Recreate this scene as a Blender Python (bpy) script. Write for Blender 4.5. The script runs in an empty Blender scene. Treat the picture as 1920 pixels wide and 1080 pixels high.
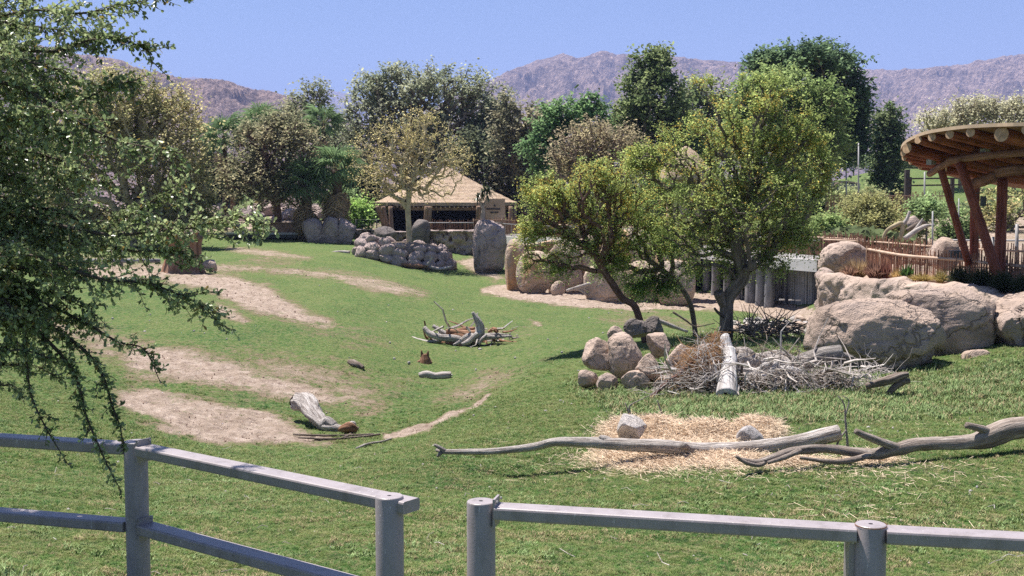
import bpy, bmesh, math, random
import numpy as np
from mathutils import Vector, Matrix, Euler
# ------------------------------------------------------------------ camera, sky, sun, exposure
SC = bpy.context.scene
COL = SC.collection
F = 2200.0
PITCH = math.atan(170 / F)
CZ = 2.9
cam = bpy.data.objects.new('camera', bpy.data.cameras.new('camera'))
COL.objects.link(cam)
cam.location = (0, 0, CZ)
cam.rotation_euler = (math.pi / 2 - PITCH, 0, 0)
cam.data.sensor_width = 36
cam.data.lens = F * 36 / 1920
cam.data.clip_end = 40000
SC.camera = cam
TOSUN = Vector((-0.27, 0.25, 0.93)).normalized()
EL = math.asin(TOSUN.z)
AZ = math.atan2(TOSUN.x, TOSUN.y)
W = bpy.data.worlds.new('World')
SC.world = W
W.use_nodes = True
wn = W.node_tree
for n in list(wn.nodes): wn.nodes.remove(n)
sky = wn.nodes.new('ShaderNodeTexSky')
sky.sky_type = 'NISHITA'
sky.sun_disc = False
sky.sun_elevation = EL
sky.sun_rotation = AZ
sky.altitude = 2500
sky.air_density = 1.0
sky.dust_density = 0.0
sky.ozone_density = 5.0
bg = wn.nodes.new('ShaderNodeBackground')
bg.inputs['Strength'].default_value = 0.06
wo = wn.nodes.new('ShaderNodeOutputWorld')
wn.links.new(sky.outputs[0], bg.inputs['Color'])
wn.links.new(bg.outputs[0], wo.inputs['Surface'])
sl = bpy.data.lights.new('sun', 'SUN')
sl.energy = 5.0
sl.angle = math.radians(0.5)
sl.color = (1.0, 0.95, 0.88)
so = bpy.data.objects.new('sun', sl)
COL.objects.link(so)
so.rotation_euler = (-TOSUN).to_track_quat('-Z', 'Y').to_euler()
so.location = (0, 0, 60)
SC.view_settings.view_transform = 'Standard'
SC.view_settings.look = 'None'
SC.view_settings.gamma = 1
SC.view_settings.use_curve_mapping = False
SC.view_settings.exposure = 1.17
SC.cycles.use_denoising = False
SC.cycles.max_bounces = 6
SC.cycles.diffuse_bounces = 3
SC.cycles.transparent_max_bounces = 6
SC.cycles.volume_bounces = 0

rnd = random.Random(7)
R = np.random.RandomState(11)
# ------------------------------------------------------------------ projection helpers
cp, sp = math.cos(PITCH), math.sin(PITCH)
def at(px, py, d):
    """the point of the place seen at this spot of the photograph, d metres ahead"""
    v = (540 - py) / F
    Y = cp + v * sp
    k = d / Y
    return Vector(((px - 960) / F * k, d, CZ + (v * cp - sp) * k))
def to_px(x, y, z):
    zz = z - CZ
    fwd = y * cp - zz * sp
    up = y * sp + zz * cp
    return 960 + F * x / fwd, 540 - F * up / fwd
def m_per_px(d): return d / F
# ------------------------------------------------------------------ numpy value noise
def _hash(ix, iy, iz):
    h = (ix * 374761393 + iy * 668265263 + iz * 2147483647 + 974711) & 0x7fffffff
    h = ((h ^ (h >> 13)) * 1274126177) & 0x7fffffff
    return ((h ^ (h >> 16)) & 0xffff) / 65535.0
def vnoise(x, y, z=None):
    x = np.asarray(x, float); y = np.asarray(y, float)
    z = np.zeros_like(x) if z is None else np.asarray(z, float)
    ix = np.floor(x).astype(np.int64); iy = np.floor(y).astype(np.int64); iz = np.floor(z).astype(np.int64)
    fx = x - ix; fy = y - iy; fz = z - iz
    fx = fx * fx * (3 - 2 * fx); fy = fy * fy * (3 - 2 * fy); fz = fz * fz * (3 - 2 * fz)
    def c(a, b, e): return _hash(ix + a, iy + b, iz + e)
    x00 = c(0,0,0) * (1 - fx) + c(1,0,0) * fx
    x10 = c(0,1,0) * (1 - fx) + c(1,1,0) * fx
    x01 = c(0,0,1) * (1 - fx) + c(1,0,1) * fx
    x11 = c(0,1,1) * (1 - fx) + c(1,1,1) * fx
    return (x00 * (1 - fy) + x10 * fy) * (1 - fz) + (x01 * (1 - fy) + x11 * fy) * fz
def fbm(x, y, z=None, o=4):
    s = 0; a = .5; t = 0
    z = np.zeros_like(np.asarray(x, float)) if z is None else z
    for i in range(o):
        s = s + a * vnoise(x * 2**i + 13 * i, y * 2**i + 7 * i, z * 2**i + 3 * i); t += a; a *= .5
    return s / t
# ------------------------------------------------------------------ terrain
CP = [(0,1080,8.8),(960,1080,8.8),(1920,1080,8.6),(100,950,12.5),(100,880,16),(150,800,21),(420,830,22),(550,832,22.5),
(300,760,25),(620,822,23),(720,822,23.5),(500,900,16),(500,1000,11.5),(960,1000,11),(960,900,15.3),(830,850,17),
(1400,850,15),(1900,850,14),(1400,1000,10.8),(1900,1000,10.5),(1150,735,23.5),(1360,740,22),(1700,715,24),(1920,690,24),
(1000,760,22),(900,755,27),(980,700,30),(1090,640,36),(1090,600,50),(820,705,34),(880,640,41),(960,625,43),(1000,590,54),
(1000,553,67),(900,545,70),(1250,571,66),(1500,581,62),(1400,569,66.5),(1450,600,48),(1400,620,36),(1380,650,30),(1500,640,30),
(560,740,28),(660,685,32),(250,700,29),(100,650,32),(300,620,36),(430,600,38),(600,600,42),(700,640,38),(800,560,55),
(650,530,58),(500,520,60),(350,510,60),(150,510,62),(450,480,72),(600,500,70),(750,500,80),(650,470,85),(550,457,98),
(420,457,98),(300,470,88),(700,480,88),(880,505,85),(940,520,80),(850,485,92),(500,408,118),(480,385,128),(200,450,100),(50,450,110),
(1700,452,80),(1680,520,50),(1850,520,48),(1930,520,46),(1700,480,60),(1900,470,62),(1650,400,105),(1620,600,38),(1720,606,34),(1850,602,31),(1580,594,42),(1920,600,30),(1650,360,130),(1850,385,105),(1850,350,125),
(1620,322,152),(1720,318,158),(840,440,106),(1000,435,112),(1150,432,112),(1300,432,112),(1450,430,105),(700,437,112),(0,1300,6),(1920,1300,6),(960,1300,6)]
EXTRA = [(-9,2.5,-2.75),(0,2.5,-2.75),(9,2.5,-2.75),(-60,190,-3),(0,190,-3),(60,190,-3),(-110,260,-3),(0,260,-3),(120,260,-3),(-14,24,-3.6),(16,24,-3.3),(-28,50,-3.7),(34,60,-3.0),(-60,110,-3.2),(66,120,-1)]
def _ab(x, y): return np.stack([np.asarray(x) / np.asarray(y) * 2.6, np.log(np.asarray(y))], -1)
_P = [at(*c) for c in CP]
_xy = np.array([(p.x, p.y) for p in _P] + [(e[0], e[1]) for e in EXTRA])
_zz = np.array([p.z for p in _P] + [e[2] + CZ for e in EXTRA])
_A = _ab(_xy[:, 0], _xy[:, 1])
def _phi(r): return r * r * np.log(r + 1e-9)
_n = len(_A)
_K = _phi(np.linalg.norm(_A[:, None] - _A[None], axis=2)) + np.eye(_n) * 0.004
_Q = np.hstack([np.ones((_n, 1)), _A])
_M = np.block([[_K, _Q], [_Q.T, np.zeros((3, 3))]])
_w = np.linalg.solve(_M, np.concatenate([_zz, np.zeros(3)]))
GA = np.linspace(-0.62, 0.62, 260)
GB = np.linspace(math.log(2.5), math.log(270), 300)
_ga, _gb = np.meshgrid(GA, GB)
_G = np.stack([_ga.ravel() * 2.6, _gb.ravel()], -1)
_H = np.zeros(len(_G))
for s in range(0, len(_G), 8000):
    g = _G[s:s + 8000]
    _H[s:s + 8000] = _phi(np.linalg.norm(g[:, None] - _A[None], axis=2)) @ _w[:_n] + _w[_n] + g @ _w[_n + 1:]
_H = _H.reshape(_ga.shape)
def H(x, y):
    x = np.asarray(x, float); y = np.asarray(y, float)
    yy = np.maximum(y, 2.5)
    a = np.clip(x / yy, GA[0], GA[-1]); b = np.clip(np.log(yy), GB[0], GB[-1])
    u = (a - GA[0]) / (GA[1] - GA[0]); v = (b - GB[0]) / (GB[1] - GB[0])
    i = np.clip(u.astype(int), 0, len(GA) - 2); j = np.clip(v.astype(int), 0, len(GB) - 2)
    fu = u - i; fv = v - j
    z = _H[j, i] * (1 - fu) * (1 - fv) + _H[j, i + 1] * fu * (1 - fv) + _H[j + 1, i] * (1 - fu) * fv + _H[j + 1, i + 1] * fu * fv
    k = np.clip(yy / 60, .12, 1)
    return z + (fbm(x * .45, y * .45, o=3) - .5) * .28 * k + (fbm(x * 2.1 + 5, y * 2.1, o=2) - .5) * .07
def Hf(x, y): return float(H(x, y))
def G(px, py, dmin=4.0, dmax=220.0):
    """where the line of sight through this spot meets the ground"""
    ds = np.exp(np.linspace(math.log(dmin), math.log(dmax), 500))
    v = (540 - py) / F
    Y = cp + v * sp
    X = (px - 960) / F / Y * ds
    Z = CZ + (v * cp - sp) / Y * ds
    dif = Z - H(X, ds)
    k = np.argmax(dif < 0)
    if dif[k] >= 0: k = len(ds) - 1
    if k > 0 and dif[k] < 0:
        t = dif[k - 1] / (dif[k - 1] - dif[k]); d = ds[k - 1] + (ds[k] - ds[k - 1]) * t
    else: d = ds[k]
    p = at(px, py, d)
    return p
# ------------------------------------------------------------------ mesh helpers
def make_mesh(name, V, Fs, mats, mi=None, attrs=None, smooth=False):
    """V (n,3); Fs: list of (m,k) index arrays"""
    me = bpy.data.meshes.new(name)
    V = np.asarray(V, np.float32)
    me.vertices.add(len(V)); me.vertices.foreach_set('co', V.ravel())
    Fs = [np.asarray(f, np.int32) for f in Fs if len(f)]
    tot = sum(len(f) for f in Fs)
    loops = np.concatenate([f.ravel() for f in Fs])
    sizes = np.concatenate([np.full(len(f), f.shape[1], np.int32) for f in Fs])
    starts = np.concatenate([[0], np.cumsum(sizes)[:-1]]).astype(np.int32)
    me.loops.add(len(loops)); me.loops.foreach_set('vertex_index', loops)
    me.polygons.add(tot); me.polygons.foreach_set('loop_start', starts)
    if mi is not None: me.polygons.foreach_set('material_index', np.asarray(mi, np.int32))
    me.polygons.foreach_set('use_smooth', np.full(tot, bool(smooth)))
    for m in (mats if isinstance(mats, (list, tuple)) else [mats]): me.materials.append(m)
    for k, a in (attrs or {}).items():
        a = np.asarray(a, np.float32)
        if a.ndim == 1:
            at_ = me.attributes.new(k, 'FLOAT', 'POINT'); at_.data.foreach_set('value', a)
        elif a.shape[1] == 3:
            at_ = me.attributes.new(k, 'FLOAT_VECTOR', 'POINT'); at_.data.foreach_set('vector', a.ravel())
    me.update(calc_edges=True)
    me.validate()
    return me
def link(name, me, parent=None, loc=None, rot=None, scale=None):
    o = bpy.data.objects.new(name, me)
    COL.objects.link(o)
    if parent is not None: o.parent = parent
    if loc is not None: o.location = loc
    if rot is not None: o.rotation_euler = rot
    if scale is not None: o.scale = scale
    return o
def tag(o, label=None, cat=None, group=None, kind=None):
    if label: o['label'] = label
    if cat: o['category'] = cat
    if group: o['group'] = group
    if kind: o['kind'] = kind
    return o
def thing(name, loc, label, cat, group=None):
    o = bpy.data.objects.new(name, None)
    COL.objects.link(o); o.location = loc
    o.empty_display_size = .3
    return tag(o, label, cat, group)
class MB:
    """collects geometry in world space, links it as one mesh object"""
    def __init__(s): s.V = []; s.F = {3: [], 4: []}; s.n = 0; s.S = []
    def add(s, V, Fq, st=None):
        V = np.asarray(V, float).reshape(-1, 3)
        Fq = Fq if isinstance(Fq, list) and len(Fq) and isinstance(Fq[0], np.ndarray) else [np.asarray(Fq)]
        for f in Fq:
            if len(f): s.F[f.shape[1]].append(f + s.n)
        s.V.append(V); s.n += len(V)
        s.S.append(V * 1.0 if st is None else np.asarray(st, float))
        return s
    def box(s, c, size, rz=0, rot=None):
        hx, hy, hz = [k / 2 for k in size]
        v = np.array([(x, y, z) for x in (-hx, hx) for y in (-hy, hy) for z in (-hz, hz)])
        M = rot if rot is not None else Matrix.Rotation(rz, 3, 'Z')
        v = v @ np.array(M).T + np.array(c)
        return s.add(v, np.array([(0,1,3,2),(4,6,7,5),(0,4,5,1),(2,3,7,6),(0,2,6,4),(1,5,7,3)]))
    def beam(s, a, b, w, h, up=(0, 0, 1)):
        a = Vector(a); b = Vector(b); d = b - a; L = d.length
        x = d.normalized(); y = Vector(up).cross(x).normalized(); z = x.cross(y)
        M = Matrix((x, y, z)).transposed()
        return s.box((a + b) / 2, (L, w, h), rot=M)
    def tube(s, pts, rad, ns=8, res=4, wob=0.0, seed=0, cap=True, flat=1.0):
        V, Q, T, st = tube(pts, rad, ns, res, wob, seed, cap, flat)
        return s.add(V, [Q, T] if len(T) else [Q], st)
    def obj(s, name, mat, parent=None, smooth=False, local=True):
        V = np.concatenate(s.V); S = np.concatenate(s.S)
        off = np.array(parent_world(parent)) if parent is not None else V.mean(0)
        me = make_mesh(name, V - off, [np.concatenate(s.F[k]) for k in (3, 4) if s.F[k]], mat, attrs={'st': S}, smooth=smooth)
        return link(name, me, parent, loc=None if parent is not None else tuple(off))
def parent_world(p):
    v = Vector((0, 0, 0))
    while p is not None: v = v + Vector(p.location); p = p.parent
    return v
def catmull(P, R_, res):
    P = [np.array(p, float) for p in P]
    if len(P) < 3 or res <= 1:
        out = []; rr = []
        for i in range(len(P) - 1):
            for k in range(res):
                t = k / res; out.append(P[i] * (1 - t) + P[i + 1] * t); rr.append(R_[i] * (1 - t) + R_[i + 1] * t)
        out.append(P[-1]); rr.append(R_[-1]); return np.array(out), np.array(rr)
    E = [2 * P[0] - P[1]] + P + [2 * P[-1] - P[-2]]
    out = []; rr = []
    for i in range(1, len(E) - 2):
        for k in range(res):
            t = k / res
            a, b, c, d = E[i - 1], E[i], E[i + 1], E[i + 2]
            out.append(.5 * (2 * b + (c - a) * t + (2 * a - 5 * b + 4 * c - d) * t * t + (-a + 3 * b - 3 * c + d) * t**3))
            rr.append(R_[i - 1] * (1 - t) + R_[i] * t)
    out.append(P[-1]); rr.append(R_[-1])
    return np.array(out), np.array(rr)
def tube(pts, rad, ns=8, res=4, wob=0.0, seed=0, cap=True, flat=1.0):
    if not hasattr(rad, '__len__'): rad = [rad] * len(pts)
    P, rr = catmull(pts, list(rad), res)
    n = len(P)
    T = np.gradient(P, axis=0); T /= np.linalg.norm(T, axis=1)[:, None] + 1e-9
    ref = np.array((0, 0, 1.0)) if abs(T[0, 2]) < .9 else np.array((1.0, 0, 0))
    U = np.zeros_like(P); u = np.cross(ref, T[0]); u /= np.linalg.norm(u)
    for i in range(n):
        u = u - T[i] * (u @ T[i]); u /= np.linalg.norm(u) + 1e-9; U[i] = u
    B = np.cross(T, U)
    ang = np.arange(ns) / ns * 2 * math.pi
    L = np.concatenate([[0], np.cumsum(np.linalg.norm(np.diff(P, axis=0), axis=1))])
    ca, sa = np.cos(ang), np.sin(ang)
    rad2 = np.repeat(rr[:, None], ns, 1)
    if wob:
        k = 1 / max(np.mean(rr) * 3.0, 1e-4)
        nn = fbm(ca[None] * 1.6 + seed * 3.1 + 0 * L[:, None], sa[None] * 1.6 + seed + 0 * L[:, None], L[:, None] * k + 0 * ca[None], o=3) - .5
        n2 = fbm(ca[None] * 4.5 + seed + 0 * L[:, None], sa[None] * 4.5 + 0 * L[:, None], L[:, None] * k * .5 + 0 * ca[None], o=2) - .5
        rad2 = rad2 * (1 + wob * 2 * nn + wob * n2)
    V = P[:, None] + rad2[..., None] * (U[:, None] * ca[None, :, None] * 1.0 + B[:, None] * sa[None, :, None] * flat)
    st = np.stack([np.repeat(ca[None], n, 0) + seed, np.repeat(sa[None], n, 0), np.repeat(L[:, None], ns, 1) / max(np.mean(rr), 1e-3)], -1)
    V = V.reshape(-1, 3); st = st.reshape(-1, 3)
    i = np.arange(n - 1)[:, None] * ns; j = np.arange(ns)[None]; j2 = (j + 1) % ns
    Q = np.stack([i + j, i + j2, i + ns + j2, i + ns + j], -1).reshape(-1, 4)
    Tr = np.zeros((0, 3), int)
    if cap:
        V = np.vstack([V, P[0], P[-1]]); st = np.vstack([st, [seed, 0, 0], [seed, 0, 9]])
        a = n * ns; jj = np.arange(ns); j3 = (jj + 1) % ns
        Tr = np.vstack([np.stack([np.full(ns, a), j3, jj], -1), np.stack([np.full(ns, a + 1), (n - 1) * ns + jj, (n - 1) * ns + j3], -1)])
    return V, Q, Tr, st
def segs(P0, P1, r0, r1, ns=4):
    """many tapered sticks at once"""
    P0 = np.asarray(P0); P1 = np.asarray(P1); m = len(P0)
    D = P1 - P0; L = np.linalg.norm(D, axis=1)[:, None] + 1e-9; T = D / L
    ref = np.where(np.abs(T[:, 2:3]) < .9, np.array([[0, 0, 1.0]]), np.array([[1.0, 0, 0]]))
    U = np.cross(ref, T); U /= np.linalg.norm(U, axis=1)[:, None]; B = np.cross(T, U)
    a = np.arange(ns) / ns * 2 * math.pi
    ring = U[:, None] * np.cos(a)[None, :, None] + B[:, None] * np.sin(a)[None, :, None]
    V = np.concatenate([P0[:, None] + ring * np.asarray(r0)[:, None, None], P1[:, None] + ring * np.asarray(r1)[:, None, None]], 1).reshape(-1, 3)
    b = np.arange(m)[:, None] * 2 * ns; j = np.arange(ns)[None]; j2 = (j + 1) % ns
    return V, np.stack([b + j, b + j2, b + ns + j2, b + ns + j], -1).reshape(-1, 4)
# ------------------------------------------------------------------ material helpers
class NT:
    def __init__(s, name, rough=.9, spec=.2):
        s.m = bpy.data.materials.new(name); s.m.use_nodes = True
        s.t = s.m.node_tree; s.b = s.t.nodes['Principled BSDF']
        s.b.inputs['Roughness'].default_value = rough
        s.b.inputs['Specular IOR Level'].default_value = spec
    def n(s, typ, **kw):
        nd = s.t.nodes.new('ShaderNode' + typ)
        for k, v in kw.items():
            if k in nd.inputs.keys() if isinstance(k, str) else False: pass
            setattr(nd, k, v)
        return nd
    def l(s, a, b): s.t.links.new(a, b)
    def pos(s):
        return s.n('NewGeometry').outputs['Position']
    def attr(s, name, out='Vector'):
        a = s.n('Attribute'); a.attribute_name = name; return a.outputs[out]
    def noise(s, vec, scale, detail=4, rough=.55, mul=None, out='Fac'):
        if mul is not None:
            mm = s.n('VectorMath', operation='MULTIPLY'); s.l(vec, mm.inputs[0]); mm.inputs[1].default_value = mul; vec = mm.outputs[0]
        nd = s.n('TexNoise'); s.l(vec, nd.inputs['Vector'])
        nd.inputs['Scale'].default_value = scale; nd.inputs['Detail'].default_value = detail; nd.inputs['Roughness'].default_value = rough
        return nd.outputs[out]
    def vor(s, vec, scale, feature='F1', out='Distance', mul=None):
        if mul is not None:
            mm = s.n('VectorMath', operation='MULTIPLY'); s.l(vec, mm.inputs[0]); mm.inputs[1].default_value = mul; vec = mm.outputs[0]
        nd = s.n('TexVoronoi', feature=feature); s.l(vec, nd.inputs['Vector']); nd.inputs['Scale'].default_value = scale
        return nd.outputs[out]
    def ramp(s, fac, stops, interp='LINEAR'):
        r = s.n('ValToRGB'); r.color_ramp.interpolation = interp
        e = r.color_ramp.elements
        while len(e) < len(stops): e.new(.5)
        for i, (p, c) in enumerate(stops):
            e[i].position = p
            e[i].color = (c, c, c, 1) if not hasattr(c, '__len__') else (*c, 1)
        s.l(fac, r.inputs[0]); return r.outputs[0]
    def mix(s, fac, a, b, blend='MIX'):
        m = s.n('Mix', data_type='RGBA', blend_type=blend)
        for v, i in ((fac, 0), (a, 6), (b, 7)):
            if hasattr(v, 'is_linked') or hasattr(v, 'links'): s.l(v, m.inputs[i])
            elif i == 0: m.inputs[0].default_value = v
            else: m.inputs[i].default_value = (*v, 1)
        return m.outputs[2]
    def math(s, op, a, b=0.0, c=None):
        m = s.n('Math', operation=op)
        for i, v in enumerate([a, b] + ([c] if c is not None else [])):
            if hasattr(v, 'links'): s.l(v, m.inputs[i])
            else: m.inputs[i].default_value = v
        return m.outputs[0]
    def bump(s, h, dist, strength=1.0, normal=None):
        b = s.n('Bump'); s.l(h, b.inputs['Height']); b.inputs['Distance'].default_value = dist; b.inputs['Strength'].default_value = strength
        if normal is not None: s.l(normal, b.inputs['Normal'])
        s.l(b.outputs[0], s.b.inputs['Normal']); return b.outputs[0]
    def col(s, c):
        if hasattr(c, 'links'): s.l(c, s.b.inputs['Base Color'])
        else: s.b.inputs['Base Color'].default_value = (*c, 1)
        return s
def flat_mat(name, c, rough=.8, spec=.2, var=.25, scale=3.0, metal=0):
    t = NT(name, rough, spec); t.b.inputs['Metallic'].default_value = metal
    f = t.noise(t.pos(), scale, 5)
    t.col(t.ramp(f, [(.3, tuple(k * (1 - var) for k in c)), (.7, tuple(k * (1 + var) for k in c))]))
    return t.m
def rock_mat(name, c, scale=1.0, dark=.45, stain=None, bumpd=.04, crack=.6):
    t = NT(name, .95, .12); p = t.pos()
    f = t.noise(p, 1.3 * scale, 8, .62)
    a = t.ramp(f, [(.3, tuple(k * dark for k in c)), (.48, tuple(k * .85 for k in c)), (.6, c), (.75, tuple(min(1, k * 1.22) for k in c))])
    f2 = t.noise(p, 9 * scale, 6, .7)
    a = t.mix(t.ramp(f2, [(.35, 0.0), (.7, .55)]), a, tuple(k * .62 for k in c))
    f3 = t.noise(p, .7 * scale, 3, .5)
    a = t.mix(t.ramp(f3, [(.45, 0.0), (.62, .5)]), a, (c[0] * .62, c[1] * .66, c[2] * .74))
    if stain:
        f4 = t.noise(p, .9 * scale, 3, .5, mul=(1, 1, .35))
        a = t.mix(t.ramp(f4, [(.55, 0.0), (.66, .8)]), a, stain)
    wv = t.n('VectorMath', operation='ADD'); nz = t.noise(p, 2.2 * scale, 3, out='Color'); t.l(p, wv.inputs[0]); t.l(nz, wv.inputs[1])
    v = t.vor(wv.outputs[0], .75 * scale, 'DISTANCE_TO_EDGE')
    cr = t.ramp(v, [(0.0, 0.0), (.035, 1.0)])
    a = t.mix(t.math('MULTIPLY', t.math('SUBTRACT', 1.0, cr), crack), a, tuple(k * .25 for k in c))
    t.col(a)
    h = t.math('ADD', t.math('MULTIPLY', t.noise(p, 5 * scale, 8, .65), 1.0), t.math('MULTIPLY', cr, .35))
    h = t.math('ADD', h, t.math('MULTIPLY', t.noise(p, 26 * scale, 4, .6), .35))
    t.bump(h, bumpd * 2.2, .9)
    return t.m
def wood_mat(name, c1, c2, c3, bump=.02, freq=2.2, rough=.85):
    t = NT(name, rough, .15); s = t.attr('st')
    f = t.noise(s, freq, 6, .65, mul=(1, 1, .09))
    a = t.ramp(f, [(.32, c1), (.5, c2), (.68, c3)])
    f2 = t.noise(t.pos(), 2.0, 4)
    a = t.mix(t.ramp(f2, [(.45, 0.0), (.7, .6)]), a, c1)
    g = t.noise(s, freq * 3.3, 5, .7, mul=(1, 1, .05))
    cr = t.ramp(g, [(.33, 1.0), (.40, 0.0)])
    a = t.mix(t.math('MULTIPLY', cr, .75), a, tuple(k * .3 for k in c1))
    t.col(a)
    t.bump(t.math('ADD', f, t.math('MULTIPLY', g, .7)), bump * 1.6, .9)
    return t.m
def leaf_mat(name, gloss=.35, trans=.35, hue=None, spec=.4):
    m = bpy.data.materials.new(name); m.use_nodes = True; t = m.node_tree
    for n in list(t.nodes): t.nodes.remove(n)
    o = t.nodes.new('ShaderNodeOutputMaterial'); a = t.nodes.new('ShaderNodeAttribute'); a.attribute_name = 'col'
    b = t.nodes.new('ShaderNodeBsdfPrincipled'); b.inputs['Roughness'].default_value = gloss; b.inputs['Specular IOR Level'].default_value = spec
    tr = t.nodes.new('ShaderNodeBsdfTranslucent'); mx = t.nodes.new('ShaderNodeMixShader'); mx.inputs[0].default_value = trans
    t.links.new(a.outputs['Vector'], b.inputs['Base Color']); t.links.new(a.outputs['Vector'], tr.inputs['Color'])
    t.links.new(b.outputs[0], mx.inputs[1]); t.links.new(tr.outputs[0], mx.inputs[2]); t.links.new(mx.outputs[0], o.inputs[0])
    return m
ROCK = rock_mat('sandstone', (.53, .41, .34), 1.0, crack=.3)
ROCK_BIG = rock_mat('big_boulder_stone', (.53, .405, .33), 1.1, dark=.42, bumpd=.07, crack=.6)
ROCK_PILE = rock_mat('pile_stone', (.55, .42, .34), 2.2, dark=.6, bumpd=.025, crack=.35)
ROCK_FAR = rock_mat('far_stone', (.55, .43, .39), .7, dark=.42, bumpd=.12, crack=.12)
ROCK_BARN = rock_mat('barn_boulder_stone', (.60, .46, .36), .55, dark=.5, crack=.15, stain=(.42, .22, .09), bumpd=.10)
ROCK_DARK = rock_mat('grey_stone', (.26, .22, .20), .8, dark=.5, bumpd=.1)
ROCK_PALE = rock_mat('pale_stone', (.60, .54, .50), 3.0, dark=.6, bumpd=.02, crack=.2)
DRIFT = wood_mat('weathered_wood', (.20, .165, .145), (.45, .40, .365), (.64, .59, .56), .03)
DRIFT_D = wood_mat('dark_dead_wood', (.07, .055, .045), (.20, .155, .125), (.36, .30, .26), .02)
DRIFT_R = wood_mat('red_brown_dead_wood', (.10, .05, .03), (.28, .15, .09), (.42, .27, .19), .02)
BARK = wood_mat('grey_bark', (.09, .07, .055), (.20, .16, .13), (.32, .26, .22), .03)
BARK_RED = wood_mat('red_brown_bark', (.07, .04, .035), (.19, .105, .085), (.32, .20, .16), .02)
BARK_FAR = flat_mat('far_bark', (.13, .10, .08), .95)
BARK_TAN = flat_mat('tan_twig_bark', (.33, .27, .17), .9)
BARK_BROWN = flat_mat('brown_twig_bark', (.20, .135, .10), .9)
LOG = wood_mat('red_stained_log', (.11, .034, .022), (.25, .075, .048), (.36, .125, .08), .012, 1.6, .7)
LOG_END = flat_mat('sawn_log_end', (.46, .30, .18), .8, var=.3, scale=9)
PICKET = flat_mat('picket_stick_wood', (.30, .155, .10), .85, var=.45, scale=2.5)
PICKET_FAR = flat_mat('brown_fence_board', (.21, .13, .10), .9, var=.4, scale=2.0)
FENCE_RAIL = flat_mat('tan_rail_wood', (.50, .36, .27), .8, var=.25)
LEAF = leaf_mat('leaf', .8, .52, spec=.08)
LEAF_SHINY = leaf_mat('shiny_leaf', .32, .40)
# ------------------------------------------------------------------ ground: worn patches as world-space masks
def poly_soft(qx, qy, poly, soft):
    """1 inside, 0 outside, soft edge"""
    poly = np.array(poly, float); out = np.zeros(len(qx))
    bb = (qx > poly[:, 0].min() - 4 * soft) & (qx < poly[:, 0].max() + 4 * soft) & (qy > poly[:, 1].min() - 4 * soft) & (qy < poly[:, 1].max() + 4 * soft)
    if not bb.any(): return out
    x = qx[bb]; y = qy[bb]; ins = np.zeros(len(x), bool); dm = np.full(len(x), 1e9)
    for i in range(len(poly)):
        x1, y1 = poly[i]; x2, y2 = poly[(i + 1) % len(poly)]
        c = ((y1 > y) != (y2 > y)) & (x < (x2 - x1) * (y - y1) / (y2 - y1 + 1e-9) + x1); ins ^= c
        t = np.clip(((x - x1) * (x2 - x1) + (y - y1) * (y2 - y1)) / ((x2 - x1)**2 + (y2 - y1)**2 + 1e-9), 0, 1)
        dm = np.minimum(dm, (x - x1 - t * (x2 - x1))**2 + ((y - y1 - t * (y2 - y1)) * 1.6)**2)
    dm = np.sqrt(dm) * np.where(ins, 1, -1)
    out[bb] = np.clip(.5 + dm / (3.4 * soft), 0, 1)
    return out
def band(pts, w):
    pts = np.array(pts, float); d = np.gradient(pts, axis=0); nn = np.stack([-d[:, 1], d[:, 0]], -1); nn /= np.linalg.norm(nn, axis=1)[:, None]
    w = np.array(w, float) if hasattr(w, '__len__') else np.full(len(pts), w)
    return np.vstack([pts + nn * w[:, None], (pts - nn * w[:, None])[::-1]])
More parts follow.
